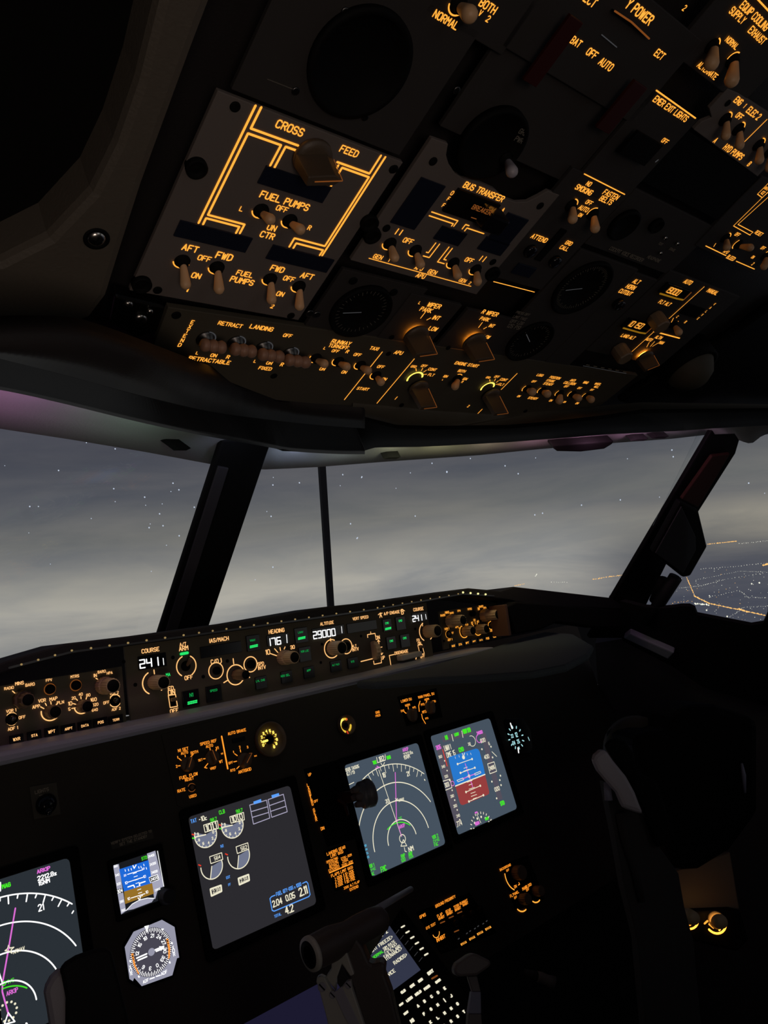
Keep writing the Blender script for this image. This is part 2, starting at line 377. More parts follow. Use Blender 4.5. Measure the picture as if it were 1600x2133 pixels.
    # --- parts
    def toggle(s, bx, by, tx, ty, r=.0042, h=.019, mat='lever_tan', arc=(200, 340), name='toggle_switch', c='amber'):
        b = s.L(bx, by); t_ = s.L(tx, ty, h)
        k = MB().lathe([(.0062, 0), (.0062, .0008), (.0045, .0012), (.0042, .004), (.003, .005), (.001, .005)], (b.x, b.y), 20, 'black').build(name, s.root)
        MB().capsule((b.x, b.y, .003), tuple(t_ - (t_ - b).normalized() * r), r * .55, r, mat).build('lever', k)
        if arc: s.ring(bx, by, 0, .0011, c, arc[0], arc[1], rm=.0066, h=.0011)
    def pointer_knob(s, bx, by, r=.013, h=.024, ang=90, mat='knob_brown', mark='amber_dim', name='rotary_knob', glow=0, skirt=.0075):
        b = s.L(bx, by); k = MB().lathe([(r * .98, .0042), (r, .0048), (r * .97, skirt), (r * .6, skirt + .001), (.001, skirt + .001)], (b.x, b.y), 32, mat).build(name, s.root)
        M = Matrix.Translation((b.x, b.y, 0)) @ Matrix.Rotation(R(ang), 4, 'Z')
        q = [(-r * .98, -r * .33), (r * .55, -r * .36), (r * 1.02, 0), (r * .55, r * .36), (-r * .98, r * .33)]
        vs = [M @ Vector((x_, y_, skirt)) for x_, y_ in q] + [M @ Vector((x_ * .9, y_ * .78, h)) for x_, y_ in q]; n = 5
        MB().add(vs, [[4, 3, 2, 1, 0], [5, 6, 7, 8, 9]] + [[i, (i + 1) % n, n + (i + 1) % n, n + i] for i in range(n)], mat).build('grip', k, bevel=.0008)
        if mark:
            z = h + .0004; m_ = MB(); m_.line([(M @ Vector((-r * .5, 0, 0)))[:2], (M @ Vector((r * .9, 0, 0)))[:2]], .0009, z, mark)
            e = [M @ Vector((r * .93, w_, z_)) for w_, z_ in ((-.0005, h), (.0005, h))] + [M @ Vector((r * 1.05, w_, skirt)) for w_ in (.0005, -.0005)]
            m_.add(e, [(0, 1, 2, 3)], mark); m_.build('pointer', k)
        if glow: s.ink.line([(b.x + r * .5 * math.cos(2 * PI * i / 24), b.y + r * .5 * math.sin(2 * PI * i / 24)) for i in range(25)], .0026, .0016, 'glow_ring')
    def round_knob(s, bx, by, r=.009, h=.024, mat='knob_tan', r2=0, h2=0, cap='black', n=40, fl=.06, name='rotary_knob', r1h=None):
        b = s.L(bx, by)
        k = MB().lathe([(r, .001), (r * 1.02, .003), (r, h * .92), (r * .92, h), (.0005, h)], (b.x, b.y), n, mat, fl, smooth=False).build(name, s.root)
        if r2: k2 = MB().lathe([(r2, h), (r2, h2 * .95), (r2 * .93, h2), (.0005, h2)], (b.x, b.y), n, mat, fl, smooth=False).build('inner_knob', k)
        hh, rr = (h2, r2) if r2 else (h, r)
        if cap: MB().lathe([(rr * .80, hh), (rr * .78, hh + .0006), (.0005, hh + .0004)], (b.x, b.y), 28, cap).build('cap', k)
    def lamp(s, pts, mat='black_gloss', h=.0012, name='annunciator'): return s.rect(pts, mat, .003, h, name, .0004)
    def fastener(s, x, y, r=.0036, mat='black', name='fastener'):
        b = s.L(x, y); MB().lathe([(r, 0), (r, .0005), (r * .8, .001), (r * .3, .0006), (.0003, .0006)], (b.x, b.y), 16, mat).build(name, s.root)
    def screw(s, x, y, r=.0045, h=.0):
        b = s.L(x, y, h); k = MB().lathe([(r, h), (r * .95, h + .001), (r * .6, h + .0022), (.0004, h + .0026)], (b.x, b.y), 20, 'chrome')
        k.box((b.x, b.y, h + .0026), (r * 1.1, r * .22, .0006), 'black'); k.box((b.x, b.y, h + .0026), (r * .22, r * 1.1, .0006), 'black'); k.build('screw', s.root)
def boxpts(x0, y0, x1, y1): return [(x0, y0), (x1, y0), (x1, y1), (x0, y1)]
def loft(curves, mat, name, n=70, smooth=True, thick=0.0, parent=None, mw=None):
    """surface through several 3D polylines, each resampled to n points"""
    rows = []
    for c in curves:
        c = [Vector(p) for p in c]; d = [0.0]
        for i in range(1, len(c)): d.append(d[-1] + (c[i] - c[i - 1]).length)
        row = []
        for k in range(n):
            t_ = d[-1] * k / (n - 1); i = 0
            while i < len(c) - 2 and d[i + 1] < t_: i += 1
            row.append(c[i].lerp(c[i + 1], (t_ - d[i]) / max(d[i + 1] - d[i], 1e-9)))
        rows.append(row)
    b = MB(); vs = [p for r_ in rows for p in r_]
    b.add(vs, [[i * n + k, i * n + k + 1, (i + 1) * n + k + 1, (i + 1) * n + k] for i in range(len(rows) - 1) for k in range(n - 1)], mat, smooth)
    o = b.build(name, parent)
    if thick: m = o.modifiers.new('solid', 'SOLIDIFY'); m.thickness = thick; m.offset = 0
    return o
def smooth(c, it=2):                       # rounds a polyline by corner cutting, keeping its ends
    c = [Vector(p) for p in c]
    for _ in range(it):
        o = [c[0]]
        for i in range(len(c) - 1): o += [c[i].lerp(c[i + 1], .25), c[i].lerp(c[i + 1], .75)]
        c = o + [c[-1]]
    return c

# ================================================================== THE SETTING
def plane3(a, b, c):
    n = (b - a).cross(c - a).normalized(); d = -(a - EYE).dot(n)
    if d < 0: n = -n; d = -d
    ex = n.cross(Vector((0, 0, 1))); ex = -ex if ex.x < 0 else ex
    return Plane(n, d, ex)
PB = at_y(437, 1304, 1.20); PT = at_y(547, 978, .98)
RB = at_y(1278, 1245, .86); RT = at_y(1479, 905, .545)
CP = plane3(PB, PT, PB + Vector((.3, 0, 0)))
WR = plane3(PB, PT, RB)
WR2 = plane3(RB, RT, RB + Vector((.2, -1, 0)))
nl = WR.n.copy(); nl.x = -nl.x
pm = PB.copy(); pm.x = -.036 - pm.x
WL = Plane(nl, -(pm - EYE).dot(nl), (WR.ex.x, -WR.ex.y, -WR.ex.z))
def wp(x): return WL if x < 440 else CP if x < 552 else WR if x < 1482 else WR2
def whit(x, y, h=0.0): return wp(x).hit(x, y, h)
def planepoly(P, pts, h0, h1, mat, name, parent=None, bevel=0.0):
    """prism standing on plane P, in the frame of its own middle"""
    q = [P.uv(x, y, h1) for x, y in pts]; uc = sum(a for a, b in q) / len(q); vc = sum(b for a, b in q) / len(q)
    return MB().prism([(a - uc, b - vc) for a, b in q], h0, h1, mat).build(name, parent, P.frame(uc, vc), bevel)
def thing(o, label, cat, group=None):
    o['label'] = label; o['category'] = cat
    if group: o['group'] = group
    return o

# ceiling, floor and walls around the crew
structure(MB().prism([(-.75, -.50), (1.62, -.50), (1.62, 1.2), (-.75, 1.2)], -.06, -.03, 'liner_dark').build('ceiling', None, OV.frame(0, 0)))
structure(MB().box((-.1, .05, -.02), (2.3, 2.6, .04), 'wall_dark').build('floor'))
structure(MB().box((-1.22, -.1, .9), (.04, 2.2, 1.9), 'wall_dark').build('wall_left'))
structure(MB().box((1.02, .0, .46), (.04, 2.3, .92), 'wall_dark').build('wall_right'))
structure(MB().box((-.1, -1.22, .98), (2.3, .04, 1.95), 'wall_dark').build('wall_back'))
structure(MB().box((-.1, 1.16, .52), (2.3, .04, 1.10), 'wall_dark').build('wall_front'))

# windshield panes
def pane(P, pts, name):
    return structure(planepoly(P, pts, -.016, -.012, 'glass', name))
pane(WL, [(-260, 810), (500, 950), (385, 1345), (-300, 1420)], 'window_1')
pane(WR, [(500, 930), (1490, 850), (1265, 1290), (400, 1345)], 'window_2')
pane(WR2, [(1470, 870), (1750, 850), (1750, 1330), (1275, 1270)], 'window_3')

# window posts
structure(planepoly(CP, [(463, 915), (568, 915), (407, 1392), (308, 1392)], .038, .05, 'black', 'trim_1', None, .004))
structure(planepoly(CP, [(455, 972), (477, 976), (369, 1316), (345, 1318)], .048, .053, 'post_grey', 'trim_2', None, .001))
structure(planepoly(WR, [(1500, 868), (1556, 868), (1533, 945), (1456, 1066), (1388, 1178), (1345, 1265), (1325, 1330), (1226, 1330)], .024, .035, 'black', 'trim_3', None, .003))
thing(planepoly(WR, [(1484, 950), (1522, 945), (1455, 1058), (1420, 1040)], .034, .042, 'pad_red', 'post_pad', None, .002), 'dark reddish brown pad on the upper half of the right window post', 'pad')

# box on the right window post and the rods below it
crop(1040, 880, 2.857)
f = lambda *q: [px(*p) for p in q]
bx_ = planepoly(WR, f((1080, 470), (1190, 530), (1240, 740), (1140, 915), (1095, 925), (1000, 850), (915, 775)), .055, .07, 'black', 'equipment_box', None, .004)
thing(bx_, 'black angular box fixed halfway down the right window post', 'box')
cv = planepoly(WR, f((1085, 500), (1170, 680), (1172, 760), (1095, 900), (930, 778)), .0695, .072, 'post_grey', 'cover', None, .002); cv.parent = bx_; cv.matrix_parent_inverse = bx_.matrix_world.inverted()
rod = MB().tube([WR.hit(*px(1050, 920), .07), WR.hit(*px(960, 1060), .07), WR.hit(*px(872, 1196), .07)], [.013, .013, .008], 'rubber').build('support_rod')
thing(rod, 'thick black rod slanting down from the box on the right window post', 'rod')
rod2 = MB().tube([WR.hit(*px(985, 935), .05), WR.hit(*px(925, 1065), .05)], [.012, .011], 'black').build('support_rod')
thing(rod2, 'short black bracket beside the slanting rod under the right post box', 'bracket')

# strip beyond the windshield
strip = planepoly(Plane((0, -1, 0), 1.75), [(664, 940), (677, 940), (699, 1300), (688, 1300)], -.01, .0, 'post_grey', 'windshield_divider')
thing(strip, 'thin dark upright strip seen through the centre windshield', 'strip')

# liner above the windows
low = [(-300, 845), (-120, 873), (0, 893), (150, 916), (300, 941), (440, 967), (500, 976), (552, 978), (600, 976), (660, 973), (800, 962), (1000, 948), (1120, 936), (1290, 922), (1400, 914), (1479, 905), (1531, 903), (1540, 918), (1565, 925), (1577, 916), (1588, 907), (1604, 903), (1700, 898)]
upp = [(-300, 765), (-120, 795), (0, 808), (150, 838), (300, 877), (430, 904), (510, 919), (560, 927), (600, 938), (716, 942), (800, 929), (1000, 922), (1120, 912), (1290, 899), (1424, 893), (1490, 888), (1531, 886), (1545, 886), (1565, 885), (1577, 884), (1588, 884), (1604, 883), (1700, 878)]
structure(loft([[whit(x, y, -.02) for x, y in low], [whit(x, y, .008) for x, y in low], [whit(a[0], (a[1] + b_[1]) / 2, .022) for a, b_ in zip(low, upp)], [whit(x, y - 8, .045) for x, y in upp]], 'fascia', 'trim_4', 220, True))
# coloured cove lights tucked behind the lower edge of the brow, washing the liner
for x, c, e in ((-60, (1, .35, .8), 1.3), (60, (1, .42, .85), 1.3), (170, (.85, .6, .95), .8), (290, (.55, .85, .65), .8), (380, (.5, .85, .6), .7), (520, (.6, .68, 1), .45), (620, (.62, .75, 1), .9), (720, (.75, .85, .8), .9), (830, (.95, .95, .6), 1.0), (930, (1, .95, .5), 1.2), (1030, (1, .8, .55), 1.2), (1130, (1, .5, .7), 1.3), (1240, (1, .48, .8), 1.4), (1340, (1, .52, .85), 1.3), (1420, (.9, .6, .85), .5)):
    yl = next(a[1] + (b_[1] - a[1]) * (x - a[0]) / (b_[0] - a[0]) for a, b_ in zip(low, low[1:]) if a[0] <= x <= b_[0]); yu = next(a[1] + (b_[1] - a[1]) * (x - a[0]) / (b_[0] - a[0]) for a, b_ in zip(upp, upp[1:]) if a[0] <= x <= b_[0])
    area('cove_light', whit(x, yu - 6, .105 if x < 550 else .062), whit(x, (yl + yu) / 2, .01), .02, .055 * e if x < 500 else .05 * e, c)
for x, y in ((380, 937), (817, 955), (1376, 912), (1333, 917)):  # slots in the liner, put in as raised black patches
    P = wp(x); o = P.hit(x, y, .05)
    thing(planepoly(P, [(x - 18, y + 1.5), (x - 6, y - 2.5), (x + 18, y - 3.5), (x + 8, y + 1.5)], .02, .045, 'black', 'liner_slot'), {380: 'small dark slot in the liner left of the centre post', 817: 'small dark slot in the liner above the middle of the windshield', 1376: 'small dark slot at the right end of the pink liner', 1333: 'small dark slot next to the right end slot of the liner'}[x], 'clip', 'slots along the window liner')
crop(1000, 780, 2.6667)
thing(planepoly(WR, f((405, 395), (745, 370), (735, 388), (690, 415), (560, 431), (430, 428), (412, 415)), .02, .05, 'black', 'visor_catch', None, .002), 'black rounded catch hanging under the liner of the right windshield', 'catch')

# brow moulding below the overhead panel, left half
ov = lambda x, y, h=0.0: OV.hit(x, y, h)
b0 = [ov(x, y, -.02) for x, y in [(-200, 655), (0, 690), (205, 700), (320, 735), (460, 792), (576, 836), (700, 845), (760, 846)]]
b1 = [whit(x, y, .27) for x, y in [(-200, 735), (-60, 722), (60, 714), (165, 713), (215, 724), (330, 762), (460, 800), (570, 829), (660, 842), (760, 853)]]
b2 = [whit(x, y, .23) for x, y in [(-200, 690), (0, 742), (150, 780), (300, 823), (450, 858), (560, 872), (660, 883), (760, 890)]]
b3 = [whit(x, y, .125) for x, y in [(-200, 780), (0, 806), (150, 841), (300, 879), (430, 906), (560, 929), (600, 938), (700, 944), (760, 944)]]
b3b = [whit(x, y, .165) for x, y in [(-200, 770), (0, 798), (150, 833), (300, 871), (430, 898), (560, 921), (600, 930), (700, 936), (760, 936)]]
def brow(cs, name, mat, label):
    return thing(loft(cs, mat, name, 120, True, .003), label, 'moulding')
structure(loft([b0, [p + Vector((0, .012, .018)) for p in smooth(b1)]], 'black', 'trim_5', 60))
brow([[p + Vector((0, .012, .018)) for p in smooth(b1)], smooth(b1), smooth(b2)], 'brow_moulding', 'liner_dark', 'dark padded upper moulding under the left side of the overhead panel')
brow([smooth(b2), [p + Vector((0, .02, .012)) for p in smooth(b2)], smooth(b3b), smooth(b3)], 'brow_moulding', 'rubber', 'black lower moulding along the top of the left window liner')

# centre wedge and right half of the brow
crop()
wedge = [(588, 940), (628, 923), (640, 909), (654, 884), (700, 866), (738, 852), (746, 838), (870, 846), (850, 858), (790, 882), (778, 916), (748, 939), (716, 946)]
thing(planepoly(Plane((0, -.93, -.37), .83), wedge, -.03, .0, 'hood', 'brow_bracket', None, .002), 'black wedge shaped bracket under the middle of the overhead panel', 'bracket')
A_ = [(735, 834), (854, 845), (900, 850), (1056, 860), (1094, 854), (1255, 845), (1335, 838), (1600, 842), (1750, 838)]
B_ = [(735, 862), (826, 885), (900, 887), (1060, 885), (1150, 877), (1255, 865), (1335, 853), (1600, 850), (1750, 846)]
C_ = [(735, 946), (782, 932), (872, 931), (935, 928), (1060, 921), (1262, 905), (1424, 897), (1490, 892), (1600, 886), (1750, 880)]
structure(loft([[ov(x, y, -.004) for x, y in A_], [ov(x, y + 10, .004) for x, y in A_], [whit(x, y, .21) for x, y in B_]], 'panel_olive', 'trim_6', 100, True))
structure(loft([[whit(x, y, .21) for x, y in B_], [whit(x, y + 8, .205) for x, y in B_], [whit(x, y - 10, .12) for x, y in C_], [whit(x, y, .08) for x, y in C_]], 'black', 'trim_7', 100, True))

# side liner beside the overhead panel, upper left
side = [(-160, 545), (0, 545), (100, 495), (190, 400), (240, 300), (285, 170), (332, -20), (352, -90), (480, -90), (452, -20), (400, 115), (300, 385), (248, 545), (225, 618), (190, 664), (130, 690), (60, 697), (0, 692), (-160, 668)]
sl = thing(planepoly(OV, side, -.03, .025, 'liner_brown', 'side_liner', None, .006), 'textured brown liner curving around the left side of the overhead panel', 'liner')
P_ = Panel(OV, 'liner_recess', 'black recessed field enclosed by the brown liner, upper left corner', 'panel', 60, 250)
P_.plate([(-300, 530), (0, 552), (106, 500), (196, 404), (246, 302), (291, 172), (345, -40), (-300, -200)], 'black', .02, -.008, 'insert'); P_.done()
crop()
OVL = Plane(OV.n, OV.d - .025)
S_ = Panel(OVL, 'liner_screw', 'silver cross head screw in the brown liner left of the fuel panel', 'screw', 201, 497); S_.screw(201, 497, .0058, .001)
S_.ink.lathe([(.0085, .0001), (.0085, .0006), (.0062, .001), (.006, .0001)], (0, 0), 24, 'black'); S_.done('washer')

# clamp at the lower left corner of the overhead panel
K_ = Panel(OV, 'corner_clamp', 'black metal clamp with two chrome screws at the lower left overhead corner', 'clamp', 280, 650)
K_.plate([(240, 615), (345, 640), (332, 690), (285, 705), (228, 672)], 'steel_dark', .012, -.004, 'bracket', .002)
K_.screw(292, 666, .006, -.003); K_.screw(267, 634, .004, -.003); K_.screw(312, 648, .003, -.003); K_.done()

# glareshield hood over the mode control panel
top = [(-160, 1447), (13, 1377), (136, 1341), (325, 1319), (520, 1292), (685, 1263), (780, 1253), (977, 1225), (1044, 1231), (1071, 1222), (1280, 1246), (1330, 1254)]
bot = [(1330, 1270), (1110, 1262), (1060, 1250), (1012, 1244), (965, 1241), (787, 1272), (383, 1330), (150, 1362), (45, 1390), (-160, 1455)]
hd = planepoly(MCP, top + bot, -.05, .035, 'hood', 'glareshield', None, .002)
thing(hd, 'black padded glareshield hood running above the lit control panels', 'glareshield')
P2 = Plane((0, -1, 0), 1.12)
structure(planepoly(P2, [(-200, 1455), (13, 1385), (325, 1325), (977, 1232), (1275, 1250), (1330, 1300), (1330, 1420), (-200, 1520)], -.05, .0, 'hood', 'trim_8'))
L_ = Panel(MCP, 'led_reflections', 'reflected LEDs put in as glowing warm bulbs tucked under the glareshield lip', 'reflections', 500, 1316)
def glints(a, b, n, c, r):  # reflections of LEDs modelled as small emissive domes
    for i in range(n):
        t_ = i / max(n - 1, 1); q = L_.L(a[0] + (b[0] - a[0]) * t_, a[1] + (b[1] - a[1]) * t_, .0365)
        MB().lathe([(r, q.z - .001), (r, q.z), (r * .7, q.z + r * .6), (.0002, q.z + r * .8)], (q.x, q.y), 10, c).build('glint', L_.root)
emi('glint_warm', (150, 125, 80), 1.0); emi('glint_bright', (255, 240, 160), 1.3)
glints((45, 1384), (150, 1355), 4, 'glint_warm', .0011); glints((190, 1350), (383, 1323), 6, 'glint_warm', .0012); glints((415, 1318), (787, 1266), 14, 'glint_warm', .0011); glints((800, 1263), (955, 1237), 9, 'glint_warm', .001); glints((965, 1234), (1012, 1238), 4, 'glint_bright', .0016)
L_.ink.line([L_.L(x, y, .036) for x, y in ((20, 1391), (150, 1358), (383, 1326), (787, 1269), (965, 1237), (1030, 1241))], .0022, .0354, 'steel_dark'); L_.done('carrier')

# grey lip below the control panels and its curved end on the copilot's side
gl_ = planepoly(MCP, [(-160, 1606), (0, 1567), (266, 1514), (520, 1462), (800, 1400), (890, 1377), (1030, 1347), (1036, 1357), (890, 1390), (800, 1412), (520, 1480), (10, 1594), (-160, 1632)], -.01, .05, 'lip_grey', 'glareshield_edge', None, .005)
thing(gl_, 'smooth grey rounded edge along the bottom of the glareshield', 'glareshield edge')
te = [(740, 1419), (800, 1408), (890, 1388), (1015, 1352), (1080, 1330), (1135, 1316), (1195, 1320), (1236, 1344), (1225, 1362), (1180, 1384), (1110, 1398), (1000, 1406), (880, 1412), (780, 1421)]
zz = [at_z(x, y, 1.115) for x, y in te]; zc = sum(zz, Vector()) / len(zz)
thing(MB().prism([(p.x - zc.x, p.y - zc.y) for p in zz], -.010, 0, 'lip_teal').build('glareshield_wing', None, Matrix.Translation(zc), .004), 'dark blue grey curved wing of the glareshield in front of the copilot', 'glareshield')
crop(900, 1220, 3.81)
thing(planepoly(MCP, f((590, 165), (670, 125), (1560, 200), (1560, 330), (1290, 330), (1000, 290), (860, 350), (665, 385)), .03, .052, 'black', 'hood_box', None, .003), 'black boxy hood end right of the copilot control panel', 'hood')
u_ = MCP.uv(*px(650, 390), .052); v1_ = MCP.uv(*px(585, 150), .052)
wl_ = MB().box((0, 0, .035), (.006, v1_[1] - u_[1], .036), 'cheek_lit'); thing(wl_.build('hood_cheek', None, MCP.frame(u_[0] - .010, (u_[1] + v1_[1]) / 2), .001), 'end cheek with amber light put into its brown colour, beside the copilot control panel', 'cheek')

# instrument panel board
crop()
m0 = MIP.uv(1250, 1440); mt = MIP.uv(322, 1480)[1]; mb_ = MIP.uv(930, 2050)[1]
bd = MB().prism([(-.62, mb_), (m0[0], mb_), (m0[0], mt), (-.62, mt)], -.03, 0, 'panel_main').build('instrument_board', None, MIP.frame(0, 0))
thing(bd, 'large matte dark board that carries the displays and gauges', 'instrument panel')

# side wall and sill at the right
structure(planepoly(WR2, [(1268, 1246), (1345, 1265), (1383, 1267), (1404, 1265), (1418, 1263), (1436, 1263), (1447, 1268), (1452, 1281), (1565, 1303), (1590, 1299), (1599, 1280), (1604, 1150), (1604, 900), (1900, 900), (1900, 1560), (1465, 1432), (1400, 1388), (1297, 1335)], .022, .03, 'hood', 'trim_9'))
structure(planepoly(WR2, [(1240, 1340), (1300, 1330), (1470, 1425), (1900, 1540), (1900, 2300), (1300, 2300)], -.03, .0, 'side_panel', 'trim_10'))
thing(planepoly(WR2, [(1298, 1329), (1311, 1319), (1405, 1360), (1392, 1374)], .03, .045, 'lip_grey', 'sill_highlight', None, .003), 'lit stretch of the dark window sill at the right, put in as a pale strip', 'strip')  # highlight on the sill ledge, made as a paler piece
A2 = Panel(MCP, 'warning_light', 'tiny amber lit tag below the right window post', 'light', 1272, 1275)
A2.plate([(1262, 1262), (1284, 1259), (1287, 1290), (1265, 1292)], 'black', .02, 0, 'housing'); A2.fill([(1266, 1272), (1277, 1270), (1279, 1277), (1267, 1279)], 'amber'); A2.line([(1264, 1260), (1274, 1265)], .002, 'amber_dim'); A2.done('lens')

# night world outside: ground with city lights, stars
stars = MB(); sr = random.Random(3)
def star(x, y, s=1.0):
    p = at_d(x, y, 9000); r = 9000 / FPX * 2.0 * s; q = [p + Vector(d) * r for d in ((1, 0, 0), (-1, 0, 0), (0, 1, 0), (0, -1, 0), (0, 0, 1), (0, 0, -1))]
    stars.add(q, [(0, 2, 4), (2, 1, 4), (1, 3, 4), (3, 0, 4), (2, 0, 5), (1, 2, 5), (3, 1, 5), (0, 3, 5)], 'star')
for x, y in [(210, 440), (253, 488), (364, 614), (113, 662), (37, 762), (138, 748), (255, 821), (934, 453), (1126, 437), (1440, 378), (1579, 394), (921, 680), (1497, 734), (1543, 840), (934, 1048), (5, 541)]: star(300 + x / 3.478, 880 + y / 3.478, .95)
for x, y in [(195, 500), (408, 537), (12, 600), (132, 590), (45, 735), (163, 890), (53, 1078), (937, 398), (1422, 458), (890, 645), (806, 1140)]: star(300 + x / 3.478, 880 + y / 3.478, .6)
for x, y in [(35, 258), (113, 305), (1028, 164), (1036, 204), (721, 461), (490, 492), (258, 540), (212, 550), (1485, 361)]: star(1040 + x / 2.857, 880 + y / 2.857, .95)
for x, y in [(217, 211), (763, 216), (954, 444), (1580, 421)]: star(1040 + x / 2.857, 880 + y / 2.857, .6)
for x, y, s in [(180, 922, .7), (240, 935, .9), (122, 980, .9), (237, 1018, .9), (240, 1045, .6), (190, 1080, .6), (62, 1055, .9), (80, 1055, .7), (10, 970, .5), (931, 983, 1.3), (900, 965, .9), (865, 1075, .9), (855, 985, .7), (825, 1017, .6), (745, 1120, .8), (753, 995, .7), (980, 955, .8), (105, 1175, .5), (730, 1091, .8), (60, 1110, .5)]: star(x, y, s)
so = stars.build('stars'); so['kind'] = 'stuff'; thing(so, 'scattered small stars in the grey night sky', 'stars')
city = MB()
def citylight(x, y, s=1.0, c='city_white'):
    r_ = ray(x, y)
    if r_.z > -.0035: r_.z = -.0035
    t_ = -898 / r_.z 
    p = EYE + r_ * t_; r = t_ / FPX * 1.25 * s
    q = [p + Vector(d) * r for d in ((1, 0, 0), (-1, 0, 0), (0, 1, 0), (0, -1, 0), (0, 0, 1), (0, 0, -1))]
    city.add(q, [(0, 2, 4), (2, 1, 4), (1, 3, 4), (3, 0, 4), (2, 0, 5), (1, 2, 5), (3, 1, 5), (0, 3, 5)], c)
def road(pts, n, s, c, jit=1.0):
    for i in range(n):
        t_ = i / (n - 1) * (len(pts) - 1); k = min(int(t_), len(pts) - 2); q = t_ - k
        citylight(pts[k][0] + (pts[k + 1][0] - pts[k][0]) * q + sr.uniform(-jit, jit), pts[k][1] + (pts[k + 1][1] - pts[k][1]) * q + sr.uniform(-jit, jit) * .5, s * sr.uniform(.6, 1.2), c)
road([(1431, 1203), (1447, 1242)], 26, .9, 'city_orange', .6); road([(1447, 1242), (1478, 1257), (1545, 1271), (1604, 1284)], 90, 1.2, 'city_orange', .8)
road([(1447, 1257), (1475, 1260)], 14, 1.6, 'city_white', 2); road([(1540, 1268), (1556, 1275)], 8, 1.6, 'city_orange', 2)
road([(1415, 1225), (1462, 1220), (1510, 1207), (1604, 1191)], 40, .6, 'city_white', 1); road([(1450, 1208), (1540, 1190), (1604, 1192)], 40, .5, 'city_white', 1)
road([(1480, 1243), (1540, 1230), (1560, 1245), (1604, 1245)], 34, .6, 'city_white', 1.5); road([(1520, 1285), (1550, 1265), (1604, 1262)], 24, .55, 'city_white', 1.5)
road([(1390, 1268), (1404, 1255), (1440, 1252)], 14, .7, 'city_orange', 2); road([(1460, 1185), (1530, 1180), (1604, 1172)], 26, .6, 'city_white', 1)
road([(1474, 1133), (1510, 1129), (1533, 1127)], 30, 1.0, 'city_orange', 1.0); road([(1540, 1132), (1604, 1126)], 14, .7, 'city_white', 1.5); road([(1590, 1177), (1604, 1174)], 6, 1.6, 'city_orange', 1)
road([(1236, 1207), (1270, 1201), (1299, 1198)], 30, 1.0, 'city_orange', 1.0); road([(1115, 1200), (1118, 1196)], 3, 1.2, 'city_white', 1); road([(1150, 1212), (1180, 1213)], 8, .7, 'city_white', 1.5); road([(1072, 1220), (1092, 1216)], 8, 1.0, 'city_orange', 1)
for _ in range(110): citylight(sr.uniform(1400, 1604), sr.uniform(1185, 1300), sr.uniform(.25, .7), sr.choice(['city_white', 'city_white', 'city_orange']))
for x, y, s in [(1472, 1271, 1.6), (1515, 1284, 1.6), (1587, 1296, 1.3), (1566, 1216, 1.5), (1582, 1214, 1.7), (1478, 1241, 1.2)]: citylight(x, y, s)
co = city.build('city_lights'); co['kind'] = 'stuff'; thing(co, 'orange and white city street lights spread below the horizon', 'city lights')

# ================================================================== OVERHEAD PANEL
def screws(p, pts, r=.0036, mat='black'):
    for x, y in pts: p.fastener(x, y, r, mat)
# --- dark flight control panel above the fuel panel, with its round gauge
crop(400, 0, 2.6667)
p = Panel(OV, 'flight_control_panel', 'unlit dark panel above the fuel panel, with one large round gauge', 'panel', 800, 300)
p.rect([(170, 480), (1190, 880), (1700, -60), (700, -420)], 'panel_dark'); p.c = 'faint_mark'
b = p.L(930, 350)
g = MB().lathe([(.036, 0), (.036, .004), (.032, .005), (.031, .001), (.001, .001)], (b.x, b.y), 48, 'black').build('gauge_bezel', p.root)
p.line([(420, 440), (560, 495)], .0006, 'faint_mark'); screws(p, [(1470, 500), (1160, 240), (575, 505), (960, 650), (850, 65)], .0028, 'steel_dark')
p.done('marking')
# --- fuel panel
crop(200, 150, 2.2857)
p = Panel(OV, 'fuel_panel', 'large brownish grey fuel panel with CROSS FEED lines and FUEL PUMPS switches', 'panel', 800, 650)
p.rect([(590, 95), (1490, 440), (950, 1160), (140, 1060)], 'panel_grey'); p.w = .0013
for q in ([(760, 160), (492, 720)], [(787, 168), (735, 268), (962, 352)], [(830, 445), (885, 350), (725, 290), (540, 682), (708, 725), (685, 768)], [(850, 455), (907, 357), (950, 374)],
          [(510, 725), (528, 697), (680, 742), (664, 766)], [(1378, 405), (1082, 875)], [(1357, 398), (1305, 485), (1150, 427)], [(1118, 545), (1170, 455), (1300, 500), (1092, 830), (943, 795), (920, 832)],
          [(1097, 540), (1150, 443)], [(940, 838), (952, 815), (1080, 850), (1065, 872)]): p.line(q, .0017, snap=True)
for t_ in [('CROSS', 925, 268, 140), ('FEED', 1207, 378, 95), ('FUEL PUMPS', 902, 615, 240), ('OFF', 887, 652, 62), ('L', 693, 652, 22), ('R', 1017, 742, 22), ('ON', 838, 742, 50), ('CTR', 817, 778, 75),
           ('AFT', 450, 840, 82), ('OFF', 517, 888, 68), ('FWD', 612, 878, 86), ('ON', 478, 970, 50), ('FUEL', 710, 962, 85), ('PUMPS', 697, 995, 118), ('FWD', 865, 938, 72), ('OFF', 920, 985, 60), ('AFT', 1006, 972, 68), ('ON', 878, 1057, 42), ('2', 840, 1116, 20)]:
    p.T(*t_)
p.line([(445, 1020), (434, 1045)])
for q in ([(815, 450), (1115, 545), (1090, 630), (765, 530)], [(400, 705), (745, 795), (715, 862), (372, 785)], [(845, 825), (1130, 895), (1105, 960), (808, 890)]): p.lamp(q, 'black_glass_blue')
for q in [(785, 660, 840, 712), (922, 708, 985, 760), (410, 900, 430, 1036), (575, 930, 588, 1058), (828, 985, 838, 1108), (965, 1020, 970, 1136)]: p.toggle(*q)
p.pointer_knob(1020, 385, .0145, .030, 20, 'knob_dark', 'amber_dim', glow=0)
